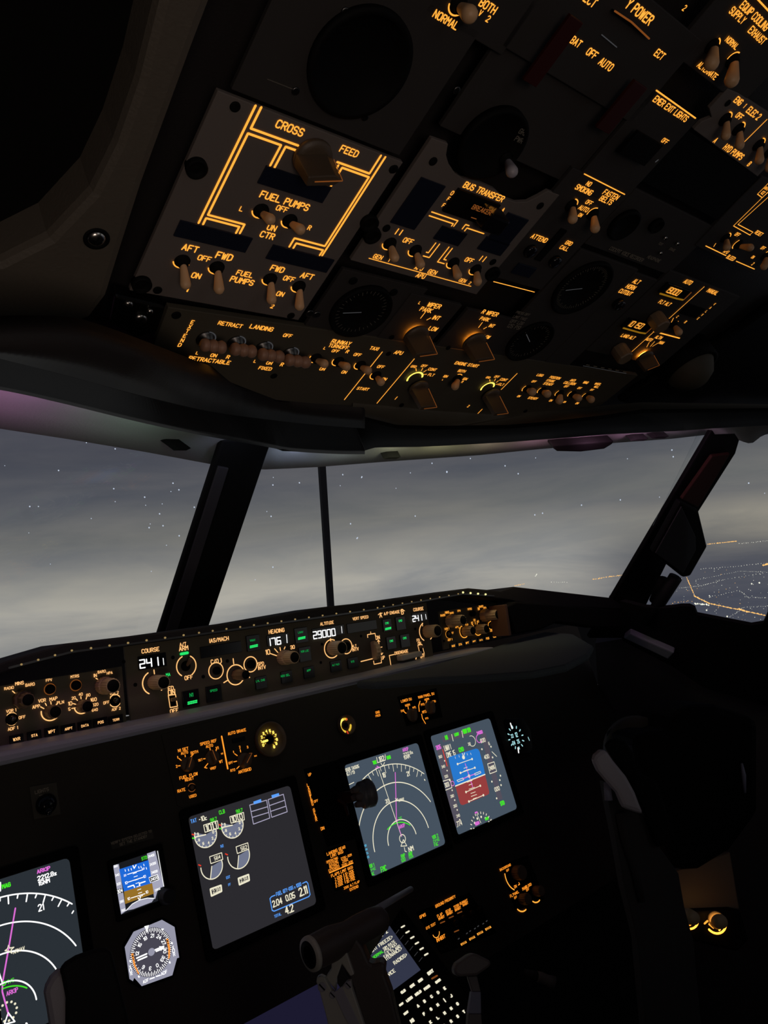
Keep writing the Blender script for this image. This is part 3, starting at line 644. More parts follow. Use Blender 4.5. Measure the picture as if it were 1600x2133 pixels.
p.ink.line([p.L(x, y) for x, y in ((975, 385), (985, 350), (1020, 335))], .002, .0012, 'amber_dim')
screws(p, [(662, 165), (1415, 462), (293, 1038), (928, 1160)]); p.done()
crop(200, 150, 2.2857)
for i, (x, y) in enumerate([(475, 450), (215, 1005), (1297, 712), (1312, 772), (1700, 880)]):
    if i == 4: continue
    q = Panel(OV, 'turnlock_fastener', ['round black fastener on the left edge of the fuel panel', 'round black fastener at the lower left corner of the fuel panel', 'upper black fastener between the fuel and generator panels', 'lower black fastener between the fuel and generator panels'][i], 'fastener', x, y, 'fasteners along the panel joints')
    MB().lathe([(.0075, -.002), (.0075, .0035), (.006, .0045), (.005, .002), (.003, .0018), (.001, .0025)], (0, 0), 24, 'black').build('fastener_body', q.root)
    q.screw(x, y, .0028, .001) if 0 else None; q.done()
# --- generator panel
crop(700, 250, 2.909)
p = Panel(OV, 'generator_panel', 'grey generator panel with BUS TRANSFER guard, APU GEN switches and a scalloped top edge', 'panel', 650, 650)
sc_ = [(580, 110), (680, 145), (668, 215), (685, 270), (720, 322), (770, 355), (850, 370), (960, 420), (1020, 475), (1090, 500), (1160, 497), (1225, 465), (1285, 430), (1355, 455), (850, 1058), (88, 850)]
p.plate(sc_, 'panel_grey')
for q in ([(580, 557), (738, 612), (716, 645)], [(565, 580), (710, 630), (697, 641)], [(765, 660), (790, 635), (806, 641)], [(780, 672), (795, 655), (893, 693)], [(605, 745), (572, 808), (548, 800)], [(628, 752), (580, 838), (530, 822)], [(685, 770), (617, 860), (655, 872)], [(705, 778), (655, 845), (667, 850)],
          [(380, 660), (363, 692)], [(405, 668), (388, 698)], [(890, 825), (873, 852)], [(912, 830), (895, 860)]): p.line(q, .0011, snap=True)
p.line([(200, 838), (818, 1008)], .0008)
for t_ in [('BUS TRANSFER', 900, 437, 255), ('O', 705, 443, 26), ('F', 683, 478, 24), ('F', 653, 517, 24), ('A', 1013, 545, 26), ('OFF', 438, 733, 70), ('OFF', 808, 850, 60), ('GEN', 255, 830, 64), ('1', 322, 848, 8), ('APU', 503, 898, 58), ('GEN', 585, 922, 62), ('APU', 515, 945, 64), ('GEN', 768, 973, 50), ('2', 812, 988, 18)]: p.T(*t_)
for q in ([(515, 350), (665, 400), (480, 670), (332, 625)], [(640, 640), (795, 690), (745, 768), (597, 725)], [(1040, 560), (1165, 605), (1045, 770), (925, 725)], [(915, 710), (1055, 750), (1000, 828), (855, 782)]): p.lamp(q, 'black_glass_blue')
k = p.lamp([(735, 425), (1000, 510), (905, 650), (660, 555)], 'black', .003, 'switch_guard')
gq = p.L(905, 545, .0); MB().box((gq.x, gq.y, .012), (.024, .016, .018), 'black_gloss').build('guard_cover', k, bevel=.002)
p.sub('guard_lettering', k, lambda: (p.T('BREAKER', 885, 545, 120, 'amber_dim', h=.0215), p.line([(820, 590), (850, 600)], .0008, 'amber_dim', h=.0215)))
for q in [(325, 748, 362, 856), (480, 790, 520, 898), (710, 865, 745, 962), (845, 905, 862, 998)]: p.toggle(*q)
screws(p, [(588, 250), (350, 297), (1237, 520), (305, 655), (950, 860)]); p.done()
for i, (x, y) in enumerate([(200, 620), (945, 925)]):
    q = Panel(OV, 'turnlock_fastener', ['black ringed fastener left of the GEN switches', 'black ringed fastener at the lower right corner of the generator panel'][i], 'fastener', x, y, 'fasteners along the panel joints')
    MB().lathe([(.0075, -.002), (.0075, .0035), (.006, .0045), (.005, .002), (.003, .0018), (.001, .0025)], (0, 0), 24, 'black').build('fastener_body', q.root); q.done()
# --- meter switch panel above the generator panel (dark), with its pale toggle
p = Panel(OV, 'meter_panel', 'dark meter panel above the generator panel with a single pale toggle', 'panel', 1000, 150)
p.rect([(625, 60), (1500, 410), (1960, -190), (1080, -640)], 'panel_dark', h=-.0045); p.c = 'grey_mark'
bq = p.L(950, 150); MB().lathe([(.030, -.004), (.030, .002), (.027, .003), (.026, -.001), (.001, -.001)], (bq.x, bq.y), 48, 'black').build('gauge_bezel', p.root)
p.T('GRD', 1135, 75, 60, 'faint_mark', h=.001); p.T('PWR', 1110, 120, 60, 'faint_mark', h=.001); p.toggle(1030, 235, 1075, 330, .005, .024, 'yoke_grey', None); p.done()
# --- top row panels
crop(900, 0, 2.2857)
p = Panel(OV, 'transfer_switch_panel', 'dark panel at the top edge reading NORMAL beside one toggle', 'panel', 150, 60)
p.rect([(-60, 60), (330, 240), (560, -40), (180, -260)], 'panel_dark')
p.w = .0016
for t_ in [('NORMAL', 68, 95, 128), ('BOTH', 268, 30, 90), ('V', 232, 62, 24), ('2', 268, 90, 26)]: p.T(*t_)
p.toggle(125, 22, 195, 82, .0055, .022); p.done()
p = Panel(OV, 'battery_panel', 'dark panel with BAT, OFF and AUTO lettering and red switch guards', 'panel', 800, 230)
p.rect([(340, 245), (1000, 600), (1290, 110), (620, -250)], 'panel_dark'); p.w = .0014
for t_ in [('BAT', 687, 200, 60), ('OFF', 763, 255, 60), ('AUTO', 830, 307, 76), ('ECT', 755, 2, 70), ('Y POWER', 990, 58, 140), ('ECT', 1085, 260, 56)]: p.T(*t_)
for q in ([(640, 60), (700, 95), (520, 430), (455, 395)], [(940, 370), (1000, 400), (870, 660), (810, 620)]): p.lamp(q, 'red_guard', .012, 'switch_guard')
p.lamp([(870, 50), (1040, 190), (1010, 160), (860, 60)], 'black', .004)
p.line([(870, 52), (950, 105), (1035, 185)], .0012, 'amber_dim', h=.006); p.line([(808, 165), (880, 225)], .0007, 'grey_mark', h=.002); p.done()
p = Panel(OV, 'equipment_cooling_panel', 'dark panel with EQUIP COOLING, SUPPLY, EXHAUST and ALTERNATE lettering', 'panel', 1420, 200)
p.rect([(1130, 290), (1490, 480), (1830, 120), (1420, -120)], 'panel_dark', h=-.0006); p.T('2', 1203, 38, 24)
crop(1400, 0, 5.08); p.w = .0012
for t_ in [('EQUIP COOLING', 880, 172, 320), ('SUPPLY', 697, 163, 185), ('EXHAUST', 905, 375, 200), ('NORMAL', 637, 455, 150), ('ALTERNATE', 378, 750, 225)]: p.T(*t_)
p.line([(895, -20), (1040, 135)], .0012)
p.toggle(425, 490, 415, 715, .0058, .022, arc=(-20, 90)); p.toggle(640, 640, 630, 905, .0058, .022, arc=(90, 190)); p.done()
crop(900, 0, 2.2857)
p = Panel(OV, 'exit_lights_panel', 'black panel with an EMER EXIT LIGHTS heading and a small OFF', 'panel', 1140, 700)
p.rect([(1060, 425), (1262, 570), (860, 1020), (690, 850)], 'panel_dark'); p.w = .0011
p.line([(1068, 430), (1255, 563)], .0012); p.T('EMER EXIT LIGHTS', 1140, 520, 172); p.T('OFF', 1110, 672, 38)
k = p.lamp([(980, 620), (1090, 690), (1020, 800), (900, 730)], 'black', .01, 'switch_guard'); p.line([(1066, 770), (1076, 762)], .0015, 'grey_mark', h=.0105)
p.done()
p = Panel(OV, 'window_heat_panel', 'featureless black panel right of the EMER EXIT LIGHTS switch', 'panel', 1250, 780)
p.rect([(1130, 580), (1560, 830), (1370, 1060), (940, 830)], 'black', h=-.001); p.done()
# --- hydraulic pumps
crop(1400, 0, 5.08)
p = Panel(OV, 'hydraulic_pump_panel', 'grey panel reading ENG 1, ELEC 2 and HYD PUMPS at the right edge', 'panel', 720, 1400)
p.plate([(590, 940), (700, 985), (1180, 1290), (1350, 1400), (905, 1870), (230, 1372), (310, 1290), (420, 1245), (395, 1150)], 'panel_grey'); p.w = .0009
for t_ in [('ENG', 705, 1070, 105), ('1', 772, 1120, 12), ('ELEC 2', 868, 1200, 165), ('OFF', 715, 1230, 92), ('A', 462, 1485, 55), ('HYD PUMPS', 655, 1610, 228), ('B', 820, 1735, 50)]: p.T(*t_)
p.line([(1005, 1265), (768, 1500)]); p.fastener(590, 1090, .003)
for q in [(560, 1260, 572, 1475), (700, 1365, 720, 1578), (915, 1530, 928, 1732), (1030, 1610, 1030, 1815)]: p.toggle(*q, arc=(0, 110))
p.done()
# --- passenger signs
crop(1100, 330, 3.2)
p = Panel(OV, 'passenger_signs_panel', 'dark panel with NO SMOKING and FASTEN BELTS switches, ATTEND and GRD CALL buttons', 'panel', 330, 400)
p.rect([(300, 60), (665, 240), (90, 880), (-290, 770)], 'panel_dark', h=-.0004); p.w = .0009
p.line([(375, 103), (645, 240)], .001)
for t_ in [('NO', 407, 170, 45), ('SMOKING', 375, 210, 125), ('FASTEN', 555, 243, 115), ('BELTS', 523, 280, 98), ('OFF', 408, 295, 55), ('AUTO', 372, 335, 75), ('ON', 350, 378, 36), ('ATTEND', 77, 533, 118), ('GRD', 273, 565, 56), ('CALL', 243, 598, 68)]: p.T(*t_)
p.line([(-229, 821), (43, 891)], .0009)
p.toggle(288, 312, 300, 425, .0046, .021, arc=(0, 100)); p.toggle(430, 370, 452, 490, .0046, .021, arc=(90, 200))
for x, y in ((10, 610), (175, 680)):
    b = p.L(x, y); MB().lathe([(.0065, 0), (.0065, .004), (.005, .005), (.001, .005)], (b.x, b.y), 20, 'black_gloss').build('push_button', p.root)
p.lamp([(215, 470), (260, 480), (90, 690), (50, 680)], 'black'); p.lamp([(-60, 700), (60, 735), (10, 800), (-110, 765)], 'black_glass_blue'); p.done()
# --- voice recorder
p = Panel(OV, 'voice_recorder_panel', 'dark voice recorder panel with two black round knobs and dim grey lettering', 'panel', 780, 500)
p.rect([(670, 250), (1290, 420), (960, 760), (360, 590)], 'panel_dark', h=-.0012)
p.T('COCKPIT VOICE RECORDER', 660, 640, 235, 'faint_mark'); p.T('HEADPHONE', 840, 670, 95, 'faint_mark'); p.T('ERASE', 962, 608, 45, 'faint_mark'); p.T('TEST', 885, 570, 36, 'faint_mark')
for x, y, r in ((635, 435, .017), (850, 440, .008)):
    b = p.L(x, y); MB().lathe([(r, 0), (r, .004), (r * .85, .005), (r * .8, .002), (.001, .002)], (b.x, b.y), 36, 'black').build('grille', p.root)
for x, y in ((913, 527), (993, 565), (880, 628)): p.screw(x, y, .0022)
p.done()
# --- cabin altitude gauges
def gauge_face(p, x, y, rm, marks=36, num=True, c='faint_mark', bez='black', needle=None, lit=None):
    b = p.L(x, y); k = MB().lathe([(rm, -.003), (rm, .003), (rm * .93, .004), (rm * .9, .0002), (.001, .0002)], (b.x, b.y), 48, bez).build('gauge', p.root)
    m = MB()
    for i in range(marks):
        a = 2 * PI * i / marks; r0, r1 = rm * .82, rm * (.74 if i % 3 else .68)
        m.line([(b.x + r0 * math.cos(a), b.y + r0 * math.sin(a)), (b.x + r1 * math.cos(a), b.y + r1 * math.sin(a))], .0004, .0008, c)
    if needle is not None: m.line([(b.x, b.y), (b.x + rm * .6 * math.cos(R(needle)), b.y + rm * .6 * math.sin(R(needle)))], .0009, .0012, 'grey_mark')
    m.build('dial_marks', k); return k
p = Panel(OV, 'cabin_altitude_panel', 'dark panel with two large unlit round gauges below the voice recorder', 'panel', 300, 850)
p.rect([(330, 610), (690, 715), (110, 1430), (-300, 1330)], 'panel_dark', h=-.0008)
gauge_face(p, 357, 862, .036, 60, needle=200)
crop(780, 600, 2.857); gauge_face(p, 922, 315, .030, 36, needle=150)
for i, t_ in enumerate(['PRESS DIFF', 'LIMIT TAKE', 'OFF & LDG', '125 PSI']): p.T(t_.replace('& ', ''), 885 - i * 18, 152 + i * 26, 88, 'faint_mark')
p.done()
# --- bleed air
crop(1100, 330, 3.2)
p = Panel(OV, 'bleed_air_panel', 'dark grey panel with BLEED line, RESET and ANTI ICE box, cut by the right edge', 'panel', 1450, 520)
p.plate([(1560, 120), (1850, 240), (1850, 500), (1535, 752), (1500, 768), (1115, 580), (1380, 300)], 'panel_dark'); p.w = .0008
for q in ([(1640, 185), (1370, 450), (1482, 512)], [(1660, 205), (1400, 440), (1500, 492), (1480, 508)], [(1610, 158), (1530, 238), (1562, 262), (1640, 190)]): p.line(q, snap=False)
p.line([(1185, 583), (1320, 648)], .001); p.line([(1388, 685), (1510, 738)], .001)
for t_ in [('ANTI', 1590, 200, 36), ('ICE', 1568, 230, 32), ('RESET', 1540, 500, 60), ('OFF', 1397, 508, 42), ('OFF', 1568, 598, 38), ('ON', 1500, 658, 28), ('2', 1500, 703, 22), ('APU', 1322, 622, 44), ('BLEED', 1354, 663, 65)]: p.T(*t_)
p.line([(1252, 567), (1238, 588)])
p.toggle(1315, 530, 1328, 606, arc=(0, 100)); p.toggle(1400, 572, 1500, 600, arc=(140, 260)); p.toggle(1580, 650, 1572, 735, arc=(40, 140)); p.done()
# --- pressurization
crop(1250, 540, 4.571)
p = Panel(OV, 'pressurization_panel', 'dark panel with amber 19000 and 10150 displays, LAND ALT and FLT ALT knobs', 'panel', 650, 550)
p.rect([(620, 120), (1330, 330), (560, 1060), (-60, 830)], 'panel_dark', h=-.0004); p.w = .0009
for t_ in [('AUTO', 840, 218, 95), ('MANUAL', 1075, 310, 120), ('FLT ALT', 620, 418, 130), ('LAND ALT', 270, 738, 145), ('ALTN', 560, 745, 80), ('AUTO', 470, 765, 75), ('MAN', 585, 795, 62), ('R', 815, 598, 30), ('C', 738, 548, 26)]: p.T(*t_)
for q in ([(640, 235), (880, 300), (790, 395), (560, 325)], [(290, 565), (520, 635), (440, 712), (205, 650)]): dw = p.lamp(q, 'black_gloss', .003, 'display_window'); p.sub('digits', dw, (lambda: p.T('19000', 697, 305, 165, 'amber', seg=True, h=.0035)) if q[0][0] == 640 else (lambda: p.T('10150', 340, 625, 175, 'amber', seg=True, h=.0035)))
p.line([(572, 327), (730, 375), (792, 388)], .0022, 'yellow_dim', h=.0034); p.line([(800, 385), (868, 318)], .0016, 'amber_dim', h=.0034)
p.line([(222, 655), (380, 700), (435, 708)], .0022, 'yellow_dim', h=.0034); p.line([(445, 700), (505, 645)], .0016, 'amber_dim', h=.0034)
p.line([(993, 262), (655, 563)], .001, snap=True); p.line([(545, 662), (303, 878)], .001, snap=True); p.line([(512, 687), (755, 755)], .0018, snap=True)
for i, ch in enumerate('VALVE'): p.T(ch, 1092 - i * 39, 428 + i * 34, 26)
for q in ([(470, 790), (445, 835)], [(520, 785), (480, 830)], [(550, 800), (500, 830)], [(700, 560), (680, 600)], [(745, 590), (740, 610)]): p.line(q)
p.lamp([(860, 430), (1010, 480), (900, 570), (770, 510)], 'black')
p.round_knob(515, 540, .0105, .020, 'knob_olive', cap=None, n=12); p.round_knob(170, 840, .0105, .020, 'knob_olive', cap=None, n=12)
p.pointer_knob(405, 905, .0120, .024, 40, 'knob_dark', 'amber_dim', glow=1); p.toggle(700, 620, 765, 715, .0048, .02, arc=None)
p.done()
crop(1100, 330, 3.2)
p = Panel(OV, 'horn_cutout_panel', 'narrow dark strip with ALT HORN CUTOUT lettering over a button', 'panel', 660, 880)
p.rect([(700, 760), (860, 810), (240, 1420), (80, 1400)], 'panel_dark', h=-.0002)
for t_ in [('ALT', 725, 822, 60), ('HORN', 687, 858, 74), ('CUTOUT', 652, 893, 98)]: p.T(*t_)
b = p.L(595, 960); MB().lathe([(.007, 0), (.007, .006), (.006, .007), (.001, .007)], (b.x, b.y), 24, 'black_gloss').build('push_button', p.root); p.done()
# --- wiper panels
crop(780, 600, 2.857)
p = Panel(OV, 'wiper_panel', 'dark left panel with L WIPER lettering and a large knob in an orange glow', 'panel', 250, 230)
p.rect([(190, 20), (480, 100), (300, 420), (20, 345)], 'panel_dark', h=-.0002)
for t_ in [('L', 270, 88, 18), ('WIPER', 357, 105, 90), ('PARK', 310, 130, 82), ('INT', 370, 178, 52), ('LOW', 350, 243, 62)]: p.T(*t_)
p.line([(302, 145), (275, 180)]); p.line([(335, 178), (312, 190)]); p.pointer_knob(236, 262, .0138, .031, 20, 'knob_dark', 'amber_dim', glow=1); p.fastener(103, 292, .003); p.done()
p = Panel(OV, 'wiper_panel', 'dark right panel with R WIPER lettering and a knob in an orange glow', 'panel', 620, 270)
p.rect([(525, 110), (850, 200), (650, 480), (340, 430)], 'panel_dark', h=-.0006)
for t_ in [('R WIPER', 690, 150, 106), ('PARK', 658, 185, 65), ('INT', 700, 225, 40), ('LOW', 668, 291, 50)]: p.T(*t_)
p.line([(643, 205), (620, 235)]); p.line([(668, 233), (650, 243)]); p.pointer_knob(582, 302, .0138, .031, 20, 'knob_dark', 'amber_dim', glow=1); p.fastener(440, 355, .003); p.done()
crop(700, 250, 2.909)
p = Panel(OV, 'exhaust_gauge_panel', 'dark panel with one round unlit gauge left of the L WIPER knob', 'panel', 150, 1130)
p.rect([(60, 905), (540, 1025), (330, 1340), (-200, 1240)], 'panel_dark', h=-.0016); gauge_face(p, 150, 1160, .031, 36, needle=195)
for x, y in ((-118, 1180), (-160, 1172), (105, 975), (350, 1045)): p.fastener(x, y, .004, 'steel_dark' if y > 1100 else 'black')
p.done()
# --- exterior lights and engine start strip, lowest row
crop(320, 620, 2.963)
p = Panel(OV, 'lights_and_start_panel', 'long tapered bottom panel with LANDING light switches and ENGINE START knobs', 'panel', 1000, 400)
o_ = [(90, 60)] + [(-10, 322), (120, 385), (450, 515), (757, 632), (1000, 655), (1260, 668), (1600, 700), (2193, 750), (2762, 665), (2990, 480)]
p.plate(o_, 'panel_olive', .006)
p.w = .0009
for i, ch in enumerate('EXTEND'): p.T(ch, 240 - i * 15.6, 152 + i * 28, 26)
for t_ in [('RETRACT', 475, 167, 155), ('LANDING', 668, 187, 150), ('OFF', 828, 235, 60), ('L', 270, 342, 20), ('ON', 372, 357, 45), ('R', 460, 367, 26), ('RETRACTABLE', 348, 388, 262), ('L', 627, 393, 20), ('ON', 715, 404, 42), ('R', 793, 413, 26), ('FIXED', 690, 437, 86),
           ('RUNWAY', 1160, 277, 128), ('TURNOFF', 1143, 303, 130), ('L', 1057, 312, 18), ('OFF', 1123, 330, 50), ('R', 1197, 333, 24), ('OFF', 1259, 353, 52), ('TAXI', 1363, 314, 62), ('APU', 1513, 340, 60), ('OFF', 1403, 427, 50), ('ON', 1043, 440, 40), ('ON', 1177, 460, 38), ('ON', 1425, 503, 36), ('START', 1293, 563, 80)]: p.T(*t_)
p.line([(1412, 335), (1178, 630)], .001, snap=True); p.line([(1612, 375), (1378, 652)], .001, snap=True); p.line([(1505, 612), (1490, 628)])
for x, y in ((368, 300), (555, 325), (725, 358), (888, 392)):
    bx, by = x - 45, y - 45; b = p.L(bx, by)
    k = MB().lathe([(.009, 0), (.009, .001), (.007, .0016), (.006, .005), (.0045, .006), (.001, .006)], (b.x, b.y), 24, 'steel_dark').build('gang_switch', p.root)
    t_ = p.L(x, y, .020); MB().tube([(b.x - .004, b.y, .004), (t_.x - .006, t_.y, .018)], .0022, 'chrome').tube([(b.x + .005, b.y, .004), (t_.x + .004, t_.y, .018)], .0022, 'chrome').build('stem', k)
    w_ = 70 / p.sc(x, y); m = MB(); n_ = 36
    m.tube([(t_.x - w_ + 2 * w_ * i / n_, t_.y, t_.z) for i in range(n_ + 1)], [.0001 if i in (0, n_) else .0034 + .0024 * abs(math.sin(PI * 3 * i / n_)) ** .6 for i in range(n_ + 1)], 'knob_lobed', 14); m.build('lever', k)
    p.ring(bx, by, 0, .0012, 'grey_mark', 0, 90, rm=.0085, h=.0016)
for q in [(1000, 372, 1068, 418), (1140, 392, 1205, 435), (1275, 415, 1335, 458), (1372, 478, 1412, 532)]: p.toggle(*q, .0044, .018, arc=(170, 280))
p.fastener(140, 108, .004); p.fastener(742, 483, .0035); p.fastener(1530, 662, .003); p.fastener(1450, 345, .003)
crop(820, 700, 3.333)
for dx, dy, s in ((0, 0, 1.0),):
    for t_ in [('GRD', 140, 212, 45), ('OFF', 213, 208, 48), ('CONT', 270, 232, 65), ('FLT', 262, 270, 50), ('ENGINE START', 510, 198, 172), ('BOTH', 475, 243, 60), ('IGN', 362, 280, 36), ('L', 342, 303, 12), ('IGN', 497, 298, 38), ('R', 478, 318, 18),
               ('GRD', 657, 288, 36), ('OFF', 718, 283, 42), ('CONT', 765, 303, 58), ('FLT', 748, 337, 44), ('2', 520, 487, 20), ('LOGO', 1018, 272, 52), ('OFF', 975, 316, 38), ('POSITION', 1122, 290, 82), ('STROBE &', 1098, 312, 80), ('STEADY', 1075, 333, 75),
               ('ANTI', 1245, 308, 45), ('COLLISION', 1224, 328, 90), ('OFF', 1200, 350, 38), ('WING', 1335, 323, 44), ('OFF', 1292, 362, 35), ('WHEEL', 1420, 333, 52), ('WELL', 1410, 353, 42), ('OFF', 1378, 374, 30), ('ON', 870, 418, 28), ('STEADY', 968, 432, 74), ('ON', 1092, 448, 28), ('ON', 1188, 458, 24), ('ON', 1275, 467, 28)]: p.T(*t_)
for q in ([(155, 225), (158, 243)], [(203, 222), (193, 240)], [(228, 237), (208, 250)], [(230, 265), (208, 268)], [(667, 302), (670, 316)], [(708, 297), (700, 312)], [(728, 310), (714, 322)], [(730, 333), (712, 336)]): p.line(q)
p.line([(858, 260), (750, 372)], .001, snap=True); p.line([(615, 508), (580, 542)], .001, snap=True)
p.pointer_knob(160, 335, .0118, .034, 15, 'knob_dark', 'amber_dim', glow=0); p.pointer_knob(663, 390, .0118, .034, 15, 'knob_dark', 'amber_dim', glow=0)
p.ring(148, 292, 0, .0022, 'yellow_hot', 20, 215, rm=.0092, h=.002); p.ring(652, 358, 0, .0022, 'yellow_hot', 20, 215, rm=.0088, h=.002)
p.toggle(440, 292, 424, 362, .0046, .018, arc=(60, 120))
for q in [(925, 362, 978, 398), (1030, 375, 1082, 412), (1152, 395, 1150, 470), (1240, 400, 1302, 445), (1338, 412, 1385, 452)]: p.toggle(*q, .0052, .016, arc=(150, 240))
p.fastener(55, 480, .003); p.fastener(915, 520, .003); p.done()
# --- blank filler strip right of the start panel and dark round light
crop(1250, 540, 4.571)
p = Panel(OV, 'placard_strip', 'thin dark placard strip with a faint ruled line above the light switches', 'strip', -50, 1050)
p.rect([(-250, 960), (330, 1130), (250, 1200), (-320, 1060)], 'black', h=-.001); p.line([(-160, 1015), (250, 1088)], .0006, 'grey_mark')
for x in range(6): p.line([(-130 + x * 70, 1005 + x * 13), (-100 + x * 70, 1010 + x * 13)], .0012, 'faint_mark')
p.done('marking')
p = Panel(OV, 'reading_lamp', 'dull greenish dome lamp in the dark right of the overhead panel', 'lamp', 860, 1050)
MB().lathe([(.034, -.03), (.036, .0), (.033, .006), (.026, .018), (.014, .026), (.001, .028)], (0, 0), 32, 'panel_olive').build('dome', p.root)
MB().lathe([(.042, -.03), (.042, .002), (.037, .003), (.036, -.002), (.035, -.03)], (0, 0), 32, 'black').build('lamp_ring', p.root); p.done()
crop()
p = Panel(OV, 'right_side_liner', 'smooth black liner panel to the right of the overhead panel', 'liner', 1450, 800)
p.plate([(1290, 838), (1318, 850), (1900, 846), (1900, 560), (1610, 640), (1540, 690)], 'black', .012, -.012, 'shell', .004); p.done()

# ================================================================== GLARESHIELD CONTROL PANELS
def quadc(p, q, h):
    return [tuple(p.L(*a, h)) for a in q]
def mcp_button(p, q, txt, tx, ty, tw, hatch=None, c='green_dim'):
    k = p.lamp(q, 'black_gloss', .0022, 'push_button'); p.T(txt, tx, ty, tw, c, h=.0026)
    if hatch:
        x, y, w, hh = hatch; sl_ = p.p.pxu(*px(x, y))
        for i in range(4):
            for j in range(2): p.line([(x - w / 2 + w * (i + .15) / 4, y - hh / 4 + j * hh / 2 - (i - 1.5) * w / 18), (x - w / 2 + w * (i + .8) / 4, y - hh / 4 + j * hh / 2 - (i - .9) * w / 18)], .0016, 'green', h=.0026)
crop(0, 1260, 3.077)
p = Panel(MCP, 'mode_control_panel', 'long olive grey control panel with white 241, 176 and 29000 displays', 'control panel', 1800, 400)
qa = p.L(*[(v) for v in (820, 290)]); 
crop(740, 1200, 4); qb = p.L(650, 650); crop(0, 1260, 3.077); qc = p.L(840, 780)
MB().prism([(qa.x - .004, qc.y - .004), (qb.x, qc.y - .004), (qb.x, qa.y + .006), (qa.x - .004, qa.y + .006)], -.004, 0, 'panel_mcp').build('faceplate', p.root, bevel=.0006)
p.w = .0010; p.c = 'amber_pale'
for t_ in [('COURSE', 965, 290, 112), ('A/T', 1173, 252, 42), ('ARM', 1177, 278, 58), ('OFF', 1210, 465, 52), ('FD', 1095, 535, 35), ('ON', 1100, 560, 44), ('OFF', 1117, 678, 52), ('IAS/MACH', 1405, 222, 122)]: p.T(*t_)
dw = p.lamp([(885, 330), (1065, 305), (1070, 393), (890, 418)], 'black_gloss', .0015, 'display_window')
p.sub('digits', dw, lambda: (p.T('241', 956, 371, 120, 'white', seg=True, lw=.0015, h=.002, asp=.95), p.line([(1046, 342), (1050, 383)], .0009, 'white', h=.002)))
p.line([(1160, 315), (1203, 307)], .0034, 'green', h=.001)
p.ring(1195, 392, 62, .0013, None, 110, 235); p.ring(1195, 392, 62, .0013, None, -60, 60)
p.toggle(1190, 392, 1228, 345, .0028, .014, 'knob_brown', None)
p.ring(985, 498, 70, .0014, None, 115, 240); p.ring(985, 498, 70, .0014, None, -50, -25); p.line([(987, 417), (990, 442)], .0012)
p.round_knob(985, 496, .0085, .028, 'knob_tan'); p.T('MA', 1078, 447, 26, 'green', h=.0006)
p.line([(1079, 580), (1125, 574), (1138, 650), (1091, 658)], .0010, closed=True); b = p.lamp([(1085, 588), (1120, 582), (1130, 645), (1096, 650)], 'black', .0012, 'rocker_switch'); 
c_ = p.L(1107, 605); MB().box((c_.x, c_.y, .004), (.007, .004, .006), 'knob_brown').build('rocker', b, bevel=.0006)
mcp_button(p, [(1165, 555), (1270, 540), (1285, 640), (1180, 655)], 'N1', 1227, 577, 22, (1234, 625, 62, 22))
mcp_button(p, [(1318, 525), (1415, 510), (1428, 610), (1330, 625)], 'SPEED', 1370, 548, 46)
p.lamp([(1283, 270), (1545, 232), (1552, 300), (1290, 345)], 'black_gloss', .0015, 'display_window')
p.T('C/O', 1376, 362, 48); p.ring(1385, 422, 46, .0012); p.line([(1416, 342), (1420, 365), (1410, 380)], .001)
for x, y in ((1385, 422), ):
    b = p.L(x, y); MB().lathe([(.0050, 0), (.005, .004), (.004, .005), (.001, .005)], (b.x, b.y), 24, 'black').build('push_button', p.root)
for x, y in ((792, 365), (867, 512), (1108, 337), (1302, 460), (1457, 360)): p.fastener(x, y, .0022)
crop(400, 1220, 4)
p.ring(365, 742, 72, .0014); p.line([(343, 608), (348, 652)], .0013); p.line([(265, 808), (298, 788)], .0013); p.line([(462, 760), (480, 764)], .0016)
p.round_knob(362, 742, .0068, .026, 'knob_brown', n=16, fl=.14)
p.ring(488, 655, 54, .0013); b = p.L(488, 655); MB().lathe([(.0055, 0), (.0055, .004), (.0045, .005), (.001, .005)], (b.x, b.y), 24, 'black').build('push_button', p.root)
for t_ in [('SPD', 573, 650, 52), ('INTV', 583, 682, 62), ('HEADING', 705, 377, 130), ('10', 632, 553, 36), ('30', 838, 512, 36), ('ALTITUDE', 1125, 312, 112), ('ALT', 1352, 503, 38), ('INTV', 1363, 530, 52), ('VERT SPEED', 1405, 268, 130), ('DN', 1548, 432, 34), ('UP', 1592, 600, 30)]: p.T(*t_)
dw = p.lamp([(622, 415), (805, 392), (812, 480), (630, 505)], 'black_gloss', .0015, 'display_window'); p.sub('digits', dw, lambda: (p.T('176', 680, 466, 122, 'white', seg=True, lw=.0015, h=.002, asp=.95), p.line([(788, 408), (793, 476)], .001, 'white', h=.002)))
for q in ([(688, 525), (715, 556)], [(733, 515), (738, 540)], [(776, 510), (768, 528)], [(655, 566), (705, 583)]): p.line(q, .0012)
p.round_knob(752, 600, .0098, .014, 'knob_tan', r2=.0085, h2=.030)
mcp_button(p, [(445, 420), (560, 405), (572, 535), (470, 550)], 'VNAV', 505, 455, 44, (516, 505, 66, 24)); mcp_button(p, [(850, 355), (960, 345), (970, 465), (868, 485)], 'LNAV', 905, 388, 42, (915, 437, 60, 22))
mcp_button(p, [(885, 515), (985, 505), (1000, 620), (905, 640)], 'VOR LOC', 940, 545, 66); mcp_button(p, [(522, 765), (615, 750), (635, 850), (540, 865)], 'LVL CHG', 570, 790, 72)
mcp_button(p, [(735, 720), (828, 705), (845, 800), (755, 815)], 'HDG SEL', 778, 748, 74); mcp_button(p, [(925, 680), (1015, 668), (1030, 760), (942, 775)], 'APP', 973, 706, 32)
